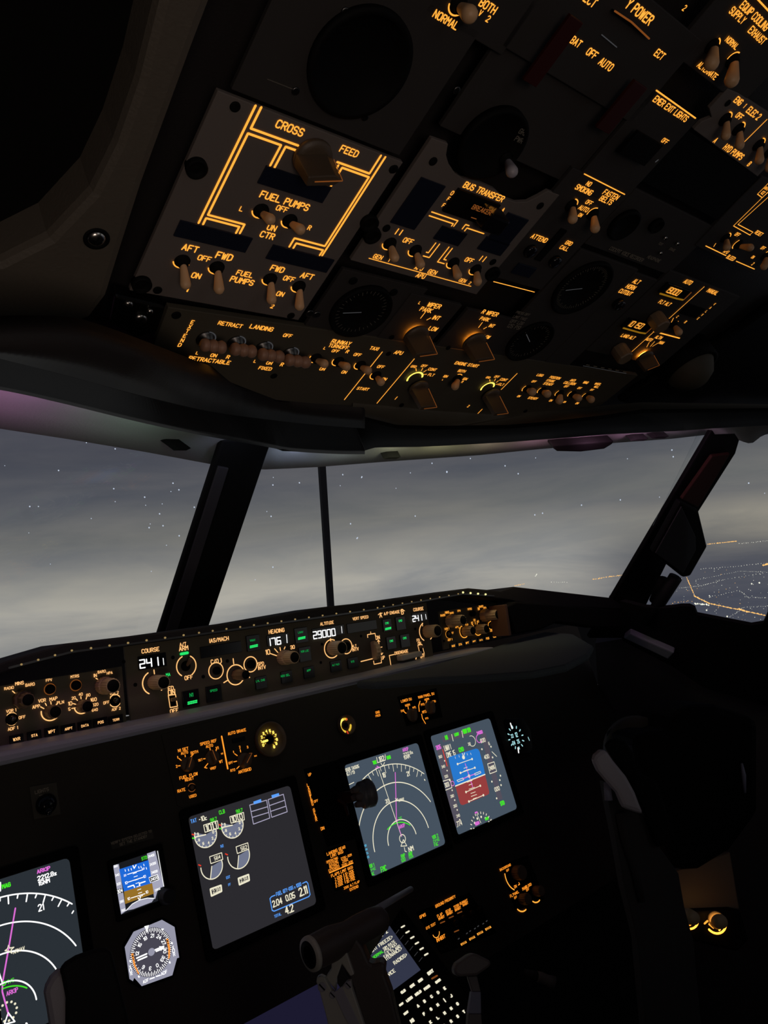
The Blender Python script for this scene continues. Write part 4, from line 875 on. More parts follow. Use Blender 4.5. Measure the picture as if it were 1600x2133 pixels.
mcp_button(p, [(1148, 632), (1240, 618), (1255, 705), (1165, 722)], 'ALT HLD', 1198, 658, 58); mcp_button(p, [(1292, 605), (1378, 592), (1392, 678), (1308, 692)], 'V/S', 1338, 632, 27)
dw = p.lamp([(1000, 360), (1265, 322), (1272, 400), (1010, 450)], 'black_gloss', .0015, 'display_window'); p.sub('digits', dw, lambda: (p.T('29000', 1103, 400, 186, 'white', seg=True, lw=.0015, h=.002), p.line([(1246, 340), (1251, 394)], .0009, 'white', h=.002)))
p.line([(1154, 440), (1157, 462)], .0012); p.ring(1165, 525, 60, .0014, None, 60, 320); p.round_knob(1165, 522, .0098, .024, 'knob_tan')
p.ring(1285, 505, 48, .0013, None, -110, 130); b = p.L(1285, 505); MB().lathe([(.0055, 0), (.0055, .004), (.0045, .005), (.001, .005)], (b.x, b.y), 24, 'black').build('push_button', p.root)
p.lamp([(1290, 318), (1535, 285), (1545, 360), (1300, 400)], 'black_gloss', .0015, 'display_window')
p.line([(1465, 432), (1462, 408), (1525, 397), (1529, 420)], .0011); p.line([(1489, 385), (1491, 400)], .0011); p.line([(1513, 628), (1518, 655), (1580, 642), (1577, 620)], .0011)
w0 = p.L(1512, 540); MB().lathe([(.0125, -.004), (.014, -.003), (.014, .003), (.0125, .004)], (0, 0), 30, 'knob_tan', .08, M=Matrix.Translation((w0.x, w0.y, .001)) @ Matrix.Rotation(PI / 2, 4, 'Y'), smooth=False).build('thumb_wheel', p.root)
for q in ([(1553, 455), (1562, 508)], [(1543, 517), (1585, 511)], [(1570, 520), (1580, 572)], [(1545, 470), (1552, 452), (1566, 466)], [(1568, 562), (1581, 576), (1590, 560)]): p.line(q, .001)
p.line([(1408, 632), (1505, 608)], .0013)
for x, y in ((295, 628), (95, 758), (1083, 488), (1073, 640), (1408, 420)): p.fastener(x, y, .002)
crop(740, 1200, 4)
p.T('A/P ENGAGE', 305, 305, 132); p.T('COURSE', 527, 275, 84); p.T('FD', 525, 534, 24); p.T('ON', 535, 560, 26); p.T('OFF', 562, 668, 38); p.T('A', 212, 325, 22); p.T('B', 393, 297, 22); p.T('DISENGAGE', 385, 633, 112)
p.line([(192, 322), (205, 312), (225, 308)], .0011); p.line([(378, 290), (398, 282), (412, 290)], .0011)
mcp_button(p, [(222, 365), (295, 350), (312, 450), (245, 468)], 'CMD', 265, 392, 28, (275, 438, 50, 20), 'green'); mcp_button(p, [(332, 345), (408, 332), (430, 440), (352, 455)], 'CMD', 377, 372, 28, None, 'green')
mcp_button(p, [(255, 510), (330, 500), (350, 600), (275, 615)], 'CWS', 302, 540, 28, None, 'green'); mcp_button(p, [(370, 490), (445, 480), (465, 585), (390, 600)], 'CWS', 413, 516, 28, None, 'green')
p.line([(297, 738), (284, 662), (325, 653)], .0012); p.line([(510, 675), (505, 695)], .0016)
bb = [p.L(*q) for q in ((340, 662), (505, 625), (512, 668), (348, 708))]
MB().prism([tuple(v)[:2] for v in bb], 0, .014, 'lever_grey').build('disengage_bar', p.root, bevel=.0015)
dw = p.lamp([(472, 312), (597, 293), (607, 367), (482, 387)], 'black_gloss', .0015, 'display_window'); p.sub('digits', dw, lambda: (p.T('241', 517, 351, 80, 'white', seg=True, lw=.0015, h=.002), p.line([(586, 318), (592, 358)], .0009, 'white', h=.002)))
p.line([(558, 392), (562, 416)], .0012); p.ring(592, 463, 55, .0014, None, 110, 240); p.ring(592, 463, 55, .0014, None, -60, -30); p.round_knob(592, 462, .0098, .026, 'knob_tan')
p.line([(522, 577), (556, 568), (576, 645), (542, 655)], .001, closed=True); b = p.lamp([(528, 585), (552, 578), (566, 635), (546, 645)], 'black', .0012, 'rocker_switch'); c_ = p.L(541, 590); MB().box((c_.x, c_.y, .004), (.007, .004, .006), 'knob_brown').build('rocker', b, bevel=.0006)
for x, y in ((600, 440), (500, 440), (740, 540)): p.fastener(x, y, .002)
p.done()
# --- captain's display control panel
crop(0, 1260, 3.077)
p = Panel(MCP, 'efis_control_panel', 'olive grey panel at the left with FPV, MTRS and WXR to TERR keys', 'control panel', 400, 650)
p.rect([(-110, 530), (775, 400), (822, 775), (-60, 930)], 'panel_mcp', .004, -.001); p.w = .001; p.c = 'amber_pale'
for t_ in [('MINS', 125, 502, 54), ('RADIO', 58, 533, 60), ('BARO', 193, 511, 58), ('FPV', 314, 482, 38), ('MTRS', 480, 458, 53), ('BARO', 652, 428, 50), ('IN', 611, 452, 18), ('HPA', 703, 436, 36), ('VOR 1', 72, 678, 62), ('OFF', 142, 720, 42), ('ADF 1', 83, 792, 63),
           ('APP', 232, 652, 48), ('VOR', 270, 613, 47), ('MAP', 343, 602, 49), ('PLN', 388, 625, 43), ('5', 445, 668, 12), ('10', 450, 632, 24), ('20', 472, 597, 25), ('40', 517, 573, 25), ('80', 566, 578, 25), ('160', 600, 607, 38), ('320', 611, 639, 38), ('640', 608, 673, 37), ('VOR 2', 732, 565, 56), ('OFF', 682, 626, 38), ('ADF 2', 745, 667, 56)]: p.T(*t_)
for t_, x, y, w in [('WXR', 107, 860, 44), ('STA', 221, 836, 38), ('WPT', 332, 812, 43), ('ARPT', 440, 793, 48), ('DATA', 545, 773, 46), ('POS', 646, 752, 36), ('TERR', 744, 736, 42)]:
    p.lamp([(x - 48, y - 20), (x + 42, y - 36), (x + 50, y + 26), (x - 40, y + 42)], 'black_gloss', .0015, 'key'); p.T(t_, x, y, w, h=.002)
for x, y, r in ((320, 540, 36), (486, 515, 35)):
    p.ring(x, y, r, .0009, 'amber_dim'); b = p.L(x, y); MB().lathe([(.0048, 0), (.0048, .004), (.004, .005), (.001, .005)], (b.x, b.y), 24, 'black').build('push_button', p.root)
for x, y in ((75, 732), (737, 615)):
    p.line([(x - 28, y - 26), (x - 12, y - 38), (x + 14, y - 40), (x + 28, y - 30), (x + 30, y + 20), (x + 14, y + 36), (x - 12, y + 38), (x - 28, y + 28)], .0011, closed=True); p.toggle(x, y, x + 10, y - 6, .0028, .010, 'steel_dark', None)
for q in ([(260, 653), (282, 665)], [(290, 630), (298, 645)], [(325, 620), (328, 636)], [(370, 628), (360, 640)], [(460, 664), (482, 660)], [(468, 632), (485, 637)], [(487, 602), (497, 612)], [(518, 588), (520, 602)], [(555, 592), (552, 604)], [(80, 552), (95, 565)], [(615, 470), (628, 478)]): p.line(q, .0010)
p.ring(325, 682, 60, .0013, None, 170, 320); p.ring(525, 648, 48, .0013, None, 190, 330)
p.round_knob(138, 605, .0100, .009, 'knob_brown', r2=.0072, h2=.024, n=18, fl=.12); p.round_knob(325, 682, .0072, .016, 'knob_brown', n=24); p.round_knob(525, 648, .0070, .018, 'knob_brown', n=24); p.round_knob(660, 517, .0098, .013, 'knob_tan', r2=.0085, h2=.031)
p.done()
# --- copilot's display control panel
crop(900, 1220, 3.81)
p = Panel(MCP, 'efis_control_panel', 'small olive panel at the right end of the glareshield with pale double knobs', 'control panel', 300, 330)
p.rect([(55, 215), (505, 125), (560, 420), (100, 500)], 'panel_mcp', .004, -.001); p.w = .0011; p.c = 'amber'
for t_ in [('MINS', 120, 212, 32), ('RADIO', 86, 235, 38), ('BARO', 157, 216, 30), ('FPV', 215, 200, 24), ('MTRS', 300, 185, 32), ('BARO', 390, 165, 34), ('IN', 371, 183, 14), ('HPA', 420, 175, 22), ('VOR 1', 118, 342, 36), ('OFF', 160, 376, 24), ('ADF 1', 143, 428, 36), ('APP', 198, 327, 26), ('VOR', 216, 302, 24), ('MAP', 250, 291, 26), ('PLN', 276, 309, 22), ('10', 318, 296, 14), ('20', 337, 272, 16), ('40', 364, 284, 16), ('VOR 2', 455, 275, 33), ('ADF 2', 478, 356, 32)]: p.T(*t_)
for t_, x, y in [('WXR', 170, 478), ('STA', 225, 466), ('WPT', 281, 454), ('ARPT', 335, 441), ('DATA', 390, 431), ('POS', 442, 418), ('TERR', 497, 406)]:
    p.lamp([(x - 24, y - 16), (x + 22, y - 25), (x + 26, y + 18), (x - 20, y + 26)], 'black_gloss', .0015, 'key'); p.T(t_, x, y, 25, h=.002)
p.ring(255, 362, 34, .0013, None, 120, 300); p.ring(365, 345, 32, .0013, None, 170, 340)
for x, y in ((130, 385), (467, 315)): p.ring(x, y, 20, .0010); p.toggle(x, y, x + 8, y - 3, .0025, .008, 'steel_dark', None)
for q in ([(318, 305), (330, 318)], [(341, 285), (345, 305)], [(362, 293), (357, 306)], [(212, 333), (224, 340)], [(232, 312), (238, 325)]): p.line(q, .001)
b = p.L(315, 222); MB().lathe([(.0050, 0), (.005, .005), (.004, .006), (.001, .006)], (b.x, b.y), 24, 'black').build('push_button', p.root)
p.round_knob(135, 282, .0105, .013, 'knob_tan', r2=.0088, h2=.032, n=24, fl=.1); p.round_knob(405, 238, .0110, .014, 'knob_tan', r2=.0092, h2=.034, n=24, fl=.1); p.round_knob(255, 362, .0080, .020, 'knob_tan', n=24, fl=.1); p.round_knob(362, 347, .0080, .020, 'knob_tan', n=24, fl=.1)
p.done()

# ================================================================== INSTRUMENT BOARD
def screen(name, label, cat, cr_, quad, back, cx_, cy_, bezel=.012, rnd=.006, plane=MIP, group=None, bh=.004, bw=0):
    crop(*cr_); p = Panel(plane, name, label, cat, cx_, cy_, group)
    q = [p.L(*a) for a in quad]; us = sorted(v.x for v in q); vs = sorted(v.y for v in q); n = len(q) // 2
    u0 = sum(us[:n]) / n; u1 = sum(us[n:]) / n; v0 = sum(vs[:n]) / n; v1 = sum(vs[n:]) / n
    def rr(u0, v0, u1, v1, r):
        o = []
        for cx, cy, a in ((u1 - r, v1 - r, 0), (u0 + r, v1 - r, 90), (u0 + r, v0 + r, 180), (u1 - r, v0 + r, 270)):
            o += [(cx + r * math.cos(R(a + t_ * 30)), cy + r * math.sin(R(a + t_ * 30))) for t_ in range(4)]
        return o
    MB().prism(rr(u0, v0, u1, v1, rnd), .0002, .0012, back).build('display', p.root)
    i_, o_ = rr(u0 - .001, v0 - .001, u1 + .001, v1 + .001, rnd), rr(u0 - bezel, v0 - bezel, u1 + bezel, v1 + bezel, rnd)
    vs_ = [(x, y, 0) for x, y in o_] + [(x, y, bh) for x, y in o_] + [(x, y, bh) for x, y in i_] + [(x, y, 0) for x, y in i_]; k = len(i_)
    MB().add(vs_, [[r_ * k + j, r_ * k + (j + 1) % k, (r_ + 1) * k + (j + 1) % k, (r_ + 1) * k + j] for r_ in range(3) for j in range(k)], 'black').build('bezel', p.root)
    p.h = .0016; p.box = (u0, v0, u1, v1); return p
# --- engine display
p = screen('engine_display', 'centre screen with round engine gauges on dark grey and a blue fuel quantity box', 'screen', (380, 1620, 4.7059), [(55, 385), (1055, 75), (1310, 1240), (290, 1690)], 'eicas_back', 680, 850)
p.w = .0013
p.T('TAT', 110, 422, 60, 'screen_blue', 1.25); p.T('-10c', 198, 400, 82, 'cream', 1.25); p.T('CLB', 387, 335, 58, 'screen_green', 1.3); p.T('98.7', 305, 410, 68, 'screen_green', 1.1); p.T('98.7', 558, 325, 68, 'screen_green', 1.1)
def gaug(cx, cy, top_, box_, txt, tx, ty, tw, needle, egt=False, end=None, mk=None):
    c_ = p.L(cx, cy, p.h); r = (p.L(*top_, p.h) - c_).length; k = 30
    a0, a1 = (10, -205) if not egt else (10, -190)
    if not egt: pts = [(c_.x + r * math.cos(R(a0 + (a1 - a0) * i / k)), c_.y + r * math.sin(R(a0 + (a1 - a0) * i / k))) for i in range(k + 1)]; pts_f = [(c_.x, c_.y)] + pts
    else: pts = [(c_.x + r * math.cos(R(a0 + (a1 - a0) * i / k)), c_.y + r * math.sin(R(a0 + (a1 - a0) * i / k))) for i in range(k + 1)]; pts_f = [(c_.x, c_.y)] + pts[:19]
    p.ink.add([(a, b, p.h - .0002) for a, b in pts_f], [(0, i, i + 1) for i in range(1, len(pts_f) - 1)], 'gauge_fill')
    p.ink.line(pts, .0014, p.h, 'cream')
    if egt: p.ink.line([(c_.x, c_.y), pts[18]], .0013, p.h, 'cream')
    else:
        for i in range(11):
            a = R(0 - 200 * i / 10); p.ink.line([(c_.x + r * math.cos(a), c_.y + r * math.sin(a)), (c_.x + r * .88 * math.cos(a), c_.y + r * .88 * math.sin(a))], .0009, p.h, 'cream')
        p.ink.line([(c_.x, c_.y), (c_.x + r * .98 * math.cos(R(175)), c_.y + r * .98 * math.sin(R(175)))], .0016, p.h, 'cream')
        for i, ch in enumerate('024689'):
            a = R(0 - 40 * i); s_ = r * .09; cx0, cy0 = c_.x + r * .70 * math.cos(a), c_.y + r * .70 * math.sin(a)
            for st in GL[ch].split('|'): p.ink.line([(cx0 + (int(t_[0]) - 2) * s_ * .3, cy0 + (int(t_[1]) - 3) * s_ * .34) for t_ in st.split()], .0009, p.h, 'cream')
    a = R(165) if not egt else R(160)
    p.ink.line([(c_.x + r * 1.02 * math.cos(a), c_.y + r * 1.02 * math.sin(a)), (c_.x + r * 1.22 * math.cos(a - .05), c_.y + r * 1.22 * math.sin(a - .05))], .0016, p.h, 'red')
    if not egt: p.ink.line([(c_.x + r * 1.02 * math.cos(a + .25), c_.y + r * 1.02 * math.sin(a + .25)), (c_.x + r * 1.2 * math.cos(a + .2), c_.y + r * 1.2 * math.sin(a + .2))], .0016, p.h, 'screen_green')
    p.line(box_, .0011, 'cream', closed=True); p.T(txt, tx, ty, tw, 'cream', 1.1)
gaug(228, 558, (225, 685), [(208, 465), (343, 422), (354, 495), (222, 535)], '101.1', 283, 480, 108, 0)
gaug(490, 465, (487, 592), [(465, 383), (599, 340), (608, 412), (477, 446)], '101.0', 537, 393, 108, 0)
gaug(288, 868, (280, 995), [(267, 775), (385, 735), (396, 800), (279, 842)], '564', 342, 783, 62, 0, True)
gaug(552, 762, (545, 893), [(526, 678), (641, 638), (651, 700), (539, 743)], '562', 603, 688, 64, 0, True)
p.line([(275, 1093), (378, 1056), (384, 1112), (286, 1158)], .0024, 'cream', closed=True); p.T('2.39', 332, 1105, 72, 'cream'); p.line([(549, 988), (648, 950), (655, 1005), (560, 1048)], .0024, 'cream', closed=True); p.T('2.39', 602, 998, 70, 'cream')
p.T('N1', 388, 670, 28, 'screen_blue'); p.T('EGT', 449, 975, 40, 'screen_blue', 1.2); p.T('FF', 462, 1047, 26, 'screen_blue', 1.2)
for q in ([(660, 268), (825, 220), (857, 395), (697, 455)], [(840, 215), (990, 162), (1028, 333), (876, 388)]): p.line(q, .0012, 'outline_lilac', closed=True)
for q in ([(676, 332), (836, 284)], [(687, 388), (846, 340)], [(857, 272), (1000, 222)], [(866, 330), (1013, 280)]): p.line(q, .0012, 'outline_lilac')
for q in ([(695, 235), (770, 208), (776, 240), (702, 262)], [(872, 172), (945, 150), (952, 180), (880, 202)]): p.fill(q, 'screen_blue')
p.line([(908, 1152), (875, 1165), (858, 1185), (880, 1300), (900, 1308), (1240, 1165), (1252, 1145), (1230, 1035), (1215, 1018), (1178, 1036)], .0014, 'screen_blue')
p.T('FUEL QTY-KGS x 1000', 1043, 1092, 248, 'screen_blue', 1.5); p.w = .0017; p.T('2.04', 930, 1222, 100, 'cream', 1.25); p.T('0.05', 1058, 1165, 96, 'cream', 1.25); p.T('2.11', 1183, 1110, 88, 'cream', 1.25); p.T('TOTAL', 935, 1347, 70, 'screen_blue', 1.2); p.T('4.2', 1047, 1288, 88, 'cream', 1.2); p.done('display_symbols')
# --- copilot navigation display
MM = (700, 1470, 3.8095)
p = screen('navigation_display', 'blue grey map screen behind the landing gear lever wheel', 'screen', MM, [(58, 482), (640, 290), (868, 1085), (283, 1370)], 'nd_back', 460, 800)
p.w = .0012
cc = (528, 1062)
for t_, a, b, w in (((512, 903), (418, 1108), (632, 1018), .0016), ((508, 752), (315, 1155), (727, 970), .0016), ((480, 608), (188, 1000), (745, 768), .0016), ((490, 462), (215, 590), (697, 545), .0014)): p.arcpx(cc, t_, a, b, w, 'cream')
o = p.L(*cc, p.h); rc = (p.L(490, 462, p.h) - o).length
aL = math.atan2(*(p.L(215, 590, p.h) - o).yx); aR = math.atan2(*(p.L(697, 545, p.h) - o).yx)
for i in range(15):
    a = aL + (aR - aL) * (i + .5) / 15; l_ = .90 if i % 2 else .945
    p.ink.line([(o.x + rc * math.cos(a), o.y + rc * math.sin(a)), (o.x + rc * l_ * math.cos(a), o.y + rc * l_ * math.sin(a))], .001, p.h, 'cream')
p.line([(340, 510), (520, 1038)], .0011, 'cream'); p.line([(470, 530), (480, 890), (488, 940), (520, 1035)], .0016, 'magenta')
p.arcpx((528, 1150), (505, 925), (425, 1005), (590, 940), .0016, 'screen_green')
p.T('GS505 TAS505', 125, 497, 118, 'cream', 1.5); p.T('267/9', 108, 537, 82, 'cream', .95); p.line([(92, 632), (142, 608)], .0012, 'cream'); p.line([(322, 410), (330, 452), (392, 432), (390, 388)], .0012, 'cream'); p.T('182', 362, 420, 46, 'cream', 1.3); p.line([(356, 455), (372, 480), (385, 450)], .0012, 'cream')
p.T('TRK', 307, 450, 32, 'screen_green', 1.4, lw=.0018); p.T('MAG', 418, 410, 32, 'screen_green', 1.4, lw=.0018); p.T('ARKIP', 551, 347, 50, 'magenta', 1.3); p.T('2212.8z', 572, 378, 78, 'cream', 1.0); p.T('15NM', 562, 408, 50, 'cream', 1.0)
p.T('18', 381, 550, 28, 'cream', 1.3); p.T('21', 571, 540, 26, 'cream', 1.3); p.line([(702, 585), (706, 592)], .002, 'cream'); p.T('20', 405, 757, 30, 'cream', 1.2); p.T('ARNAV', 518, 745, 46, 'cream', 1.3); p.line([(470, 735), (492, 748), (470, 752), (490, 735)], .001, 'cream')
p.T('T/C', 510, 893, 28, 'screen_green', 1.2); p.T('ARKIP', 524, 955, 50, 'magenta', 1.3); p.line([(315, 495), (345, 490), (325, 480)], .0016, 'magenta')
p.ring(528, 1055, 22, .0014, 'cream'); p.line([(535, 1062), (515, 1115), (562, 1112)], .0012, 'cream', closed=True); p.line([(542, 1125), (548, 1155), (560, 1158)], .0012, 'cream'); p.T('NM', 595, 1135, 44, 'cream')
for i, s_ in enumerate(('WXR', 'TERR', 'STA', 'POS')): p.T(s_, 230 + i * 7, 1112 + i * 30, 26, 'cyan', 1.2)
p.T('VOR 1', 281, 1270, 46, 'screen_green', 1.5); p.T('DME', 290, 1300, 52, 'screen_green', .6); p.T('FAC', 288, 1335, 34, 'screen_green', 1.3); p.T('FMC', 378, 1293, 50, 'screen_green', 1.5); p.T('VOR 2', 787, 1038, 50, 'screen_green', 1.5); p.T('DME', 797, 1068, 52, 'screen_green', .6); p.T('FAC', 795, 1100, 34, 'screen_green', 1.3)
for t_, x, y in (('RNP', 532, 1190), ('1.00', 534, 1222), ('ANP', 590, 1172), ('0.05', 595, 1195)): p.T(t_, x, y, 36, 'screen_green', 1.3)
p.done('display_symbols')
# --- copilot primary flight display
p = screen('primary_flight_display', 'flight display with blue sky over red ground, right of the map screen', 'screen', MM, [(740, 248), (1210, 98), (1437, 805), (965, 1038)], 'nd_back', 1090, 560)
p.w = .0011; h_ = p.h
p.fill([(840, 248), (1072, 178), (1084, 222), (850, 292)], 'tape'); p.fill([(795, 330), (862, 310), (1000, 940), (940, 965)], 'tape'); p.fill([(1148, 225), (1186, 215), (1322, 738), (1284, 752)], 'tape')
def rquad(q, c, r=.18):
    q = [Vector(a) for a in q]; o_ = []
    for i in range(4):
        a, b, d = q[i], q[i - 1], q[(i + 1) % 4]; o_ += [a.lerp(b, r), a.lerp(b, r * .3) .lerp(a.lerp(d, r * .3), .5), a.lerp(d, r)]
    p.fill([tuple(v) for v in o_], c, p.h + .0001)
hl, hr = (947, 638), (1183, 545)
p.fill([hl, (930, 580), (896, 440), (893, 415), (905, 404), (1110, 340), (1128, 345), (1140, 365), (1170, 480), hr], 'horizon_blue', h_ + .0001)
p.fill([hl, hr, (1215, 680), (1215, 697), (1205, 706), (1010, 788), (992, 785), (982, 768)], 'horizon_red', h_ + .0001); p.h = h_ + .0003
p.line([hl, hr], .0020, 'cream')
for (a, b) in (((965, 463), (1080, 423)), ((988, 533), (1102, 492)), ((1032, 685), (1145, 635)), ((1055, 760), (1170, 710))):
    p.line([a, b], .0012, 'cream'); p.line([a, a], .0035, 'cream'); p.line([b, b], .0035, 'cream')
for y_, w_ in ((492, 14), (512, 22), (560, 12), (600, 20), (625, 14), (655, 22), (690, 18), (712, 22), (735, 14)): cx = 1022 + (y_ - 470) * .30; p.line([(cx - w_, y_ + w_ * .36), (cx + w_, y_ - w_ * .36)], .001, 'cream')
p.line([(1025, 460), (1085, 645)], .0016, 'magenta'); p.line([(1005, 580), (1105, 540)], .0016, 'magenta')
p.line([(960, 592), (1008, 573), (1014, 586), (968, 604)], .0011, 'cream', closed=True); p.line([(1098, 540), (1145, 520), (1150, 532), (1104, 552)], .0011, 'cream', closed=True); p.line([(1056, 558), (1056, 558)], .005, 'cream')
p.line([(1002, 378), (1012, 408), (1020, 375)], .0016, 'cream'); p.line([(1012, 410), (1012, 410)], .006, 'cream')
for x, y in ((945, 405), (975, 395), (1040, 378), (1068, 375)): p.line([(x, y), (x + 4, y + 14)], .0009, 'cream')
p.h = h_ + .0001
p.T('N1', 876, 252, 24, 'screen_green', 1.3, lw=.002); p.T('LNAV', 957, 227, 36, 'screen_green', 1.3, lw=.002); p.T('VNAV SPD', 1037, 198, 66, 'screen_green', 2.2, lw=.002); p.line([(918, 228), (930, 280)], .0014, 'cream'); p.line([(998, 200), (1008, 252)], .0014, 'cream')
p.T('305', 813, 330, 42, 'magenta', 1.3, lw=.0018); p.T('CMD', 994, 347, 42, 'screen_green', 1.3, lw=.002); p.T('24000', 1140, 213, 48, 'magenta', 1.3, lw=.0018); p.ring(1135, 262, 20, .0016, 'magenta', 100, 330); p.T('.774', 977, 935, 50, 'cream', 1.5); p.T('STD', 1320, 773, 36, 'screen_green', 1.4, lw=.002)
p.T('LNAV 1', 885, 332, 60, 'cream', 2.2); p.T('DME 15', 912, 382, 76, 'cream', 1.6); p.ring(1078, 280, 27, .0012, 'cream', -170, 100); p.T('20', 1058, 303, 24, 'cream')
p.line([(847, 350), (882, 478)], .0018, 'red')
for i, t_ in enumerate(('360', '340', '320', '300', '280', '260', '240')):
    if i == 3: continue
    x, y = 828 + i * 23.5, 405 + i * 78; p.T(t_, x, y, 30, 'cream', 1.2)
for i in range(7): p.line([(862 + i * 20, 437 + i * 78), (862 + i * 20, 437 + i * 78)], .0024, 'cream')
p.line([(847, 600), (905, 582), (920, 650), (865, 672)], .0013, 'cream', closed=True); p.T('303', 880, 627, 40, 'cream', 1.5); p.ring(925, 617, 12, .0012, 'magenta')
p.line([(1203, 462), (1255, 445), (1275, 520), (1222, 540)], .0013, 'cream', closed=True); p.T('24095', 1238, 492, 48, 'cream', 1.7)
for x, y, t_ in ((1165, 275, '600'), (1195, 405, '400'), (1278, 660, '000'), (1215, 300, '6')): p.T(t_, x, y, 44 if len(t_) > 1 else 14, 'cream', 1.2)
for x, y in ((1158, 345), (1237, 602), (1275, 735), (1230, 325), (1243, 410), (1300, 590), (1310, 630), (1305, 555)): p.line([(x, y), (x, y)], .003, 'cream')
p.line([(1238, 365), (1275, 402)], .0014, 'cream')
c_ = (1150, 1010); p.arcpx((1165, 985), (1120, 850), (1055, 975), (1270, 875), .0008, 'tape')
oo = p.L(1165, 985, p.h); rr_ = (p.L(1120, 850, p.h) - oo).length
for i in range(11):
    a = R(160 - i * 14); p.ink.line([(oo.x + rr_ * math.cos(a), oo.y + rr_ * math.sin(a)), (oo.x + rr_ * .9 * math.cos(a), oo.y + rr_ * .9 * math.sin(a))], .0016, p.h, 'cream')
    if i % 2 == 0: p.ink.disc(oo.x + rr_ * .72 * math.cos(a), oo.y + rr_ * .72 * math.sin(a), p.h, .0022, 'cream')
p.line([(1118, 860), (1150, 930)], .0011, 'cream'); p.T('182H', 1120, 933, 36, 'magenta', 1.1, lw=.0018); p.T('MAG', 1197, 895, 26, 'screen_green', 1.1, lw=.002); p.line([(1105, 850), (1120, 845)], .003, 'magenta')
p.done('display_symbols')
# --- captain navigation display, cut by the left edge
CO = (0, 1740, 3.8095)
crop(*CO); tq = [(-118, 0)]
uR = MIP.uv(*px(535, 170)); uB = MIP.uv(*px(655, 920))
p = screen('navigation_display', 'dark map screen cut by the left edge, reading ARKIP 2212.8z', 'screen', CO, [(-115, 395), (535, 170), (722, 1330), (40, 1640)], 'nd_back_dark', 300, 900)
p.w = .0016; cc = (60, 1408)
for t_, a, b, w in (((120, 1152), (-40, 1200), (288, 1303), .0016), ((190, 915), (-100, 960), (455, 1073), .0016), ((222, 683), (-120, 760), (602, 876), .0016), ((215, 460), (-100, 520), (572, 545), .0016)): p.arcpx(cc, t_, a, b, w, 'white')
for a, b in (((65, 487), (68, 542)), ((143, 468), (137, 498)), ((218, 465), (208, 525)), ((290, 470), (280, 495)), ((358, 480), (343, 532)), ((425, 490), (412, 515)), ((487, 515), (462, 563)), ((550, 535), (534, 560)), ((583, 600), (572, 618)), ((0, 495), (0, 520))): p.line([a, b], .0016, 'white')
p.T('21', 325, 572, 46, 'white', 1.2); p.T('ARKIP', 346, 274, 104, 'magenta', .9, lw=.0011); p.T('2212.8z', 373, 320, 150, 'white', .95, lw=.0011); p.T('15NM', 350, 370, 88, 'white', .95, lw=.0011); p.T('MAG', 50, 398, 66, 'screen_green', 1.1, lw=.0012)
p.line([(3, 375), (3, 440), (-60, 455)], .0016, 'white'); p.line([(122, 578), (75, 860), (20, 1170), (18, 1240), (70, 1430)], .0017, 'magenta'); p.line([(-30, 1020), (20, 1175)], .0014, 'white')
p.T('ARNAV', 150, 910, 92, 'cream', 1.2); p.line([(68, 872), (78, 895), (110, 888), (88, 908), (95, 935), (70, 918), (40, 915), (60, 900)], .0012, 'cream', closed=True)
p.T('T/C', 85, 1155, 55, 'screen_green', 1.1); p.ring(32, 1175, 14, .0013, 'screen_green'); p.arcpx((60, 1490), (150, 1195), (20, 1230), (225, 1190), .0014, 'screen_green'); p.T('ARKIP', 97, 1240, 92, 'magenta', 1.2)
for i in range(12): a = 2 * PI * i / 12; b = p.L(63, 1398, p.h); p.ink.disc(b.x + .0092 * math.cos(a), b.y + .0092 * math.sin(a), p.h, .0014, 'cream')
p.line([(65, 1408), (35, 1500), (118, 1478)], .0014, 'white', closed=True); p.line([(208, 1492), (214, 1500)], .002, 'white')
p.done('display_symbols')
# --- standby display
p = screen('standby_display', 'small bright square display with blue over gold horizon and a corner knob', 'screen', CO, [(895, 238), (1245, 117), (1312, 500), (958, 628)], 'isfd_black', 1110, 375, .007, .003)
p.w = .0008
p.fill([(893, 240), (943, 228), (1000, 600), (962, 628)], 'isfd_tape'); p.fill([(1166, 145), (1232, 122), (1300, 405), (1255, 425), (1242, 470), (1232, 505), (1225, 505)], 'isfd_tape')
p.fill([(946, 270), (1178, 196), (1207, 378), (984, 446)], 'isfd_blue', p.h + .0001); p.fill([(984, 446), (1207, 378), (1222, 462), (993, 545)], 'isfd_brown', p.h + .0001)
p.fill([(1000, 598), (1050, 545), (1110, 512), (1170, 498), (1222, 505), (1205, 530), (1060, 585)], 'isfd_tape'); p.line([(1000, 598), (1050, 545), (1110, 512), (1170, 498), (1222, 500)], .0009, 'white')
p.line([(1250, 125), (1300, 405)], .0008, 'white'); p.h += .0003
p.T('STD', 1145, 180, 44, 'screen_green', 1.2)
for i, t_ in enumerate(('24400', '24200', '24000')): p.T(t_, 1200 + i * 13, 162 + i * 64, 50, 'white', 1.3)
p.T('23800', 1250, 430, 44, 'white', 1.2); p.fill([(1183, 335), (1250, 312), (1262, 350), (1195, 375)], 'isfd_black'); p.line([(1183, 335), (1250, 312), (1262, 350), (1195, 375)], .0008, 'white', closed=True); p.h += .0002; p.T('24070', 1225, 343, 58, 'white', 1.3); p.h -= .0002
for i, t_ in enumerate(('360', '340', '320', '', '280', '260')): p.T(t_, 918 + i * 12, 245 + i * 70, 32, 'white', 1.2) if t_ else None
p.fill([(922, 432), (975, 418), (983, 452), (928, 466)], 'isfd_black'); p.h += .0002; p.T('304', 952, 442, 44, 'white', 1.3); p.h -= .0002
for a, b in (((1012, 310), (1135, 272)), ((1015, 372), (1135, 333)), ((1040, 498), (1150, 463))): p.line([a, b], .0009, 'white')
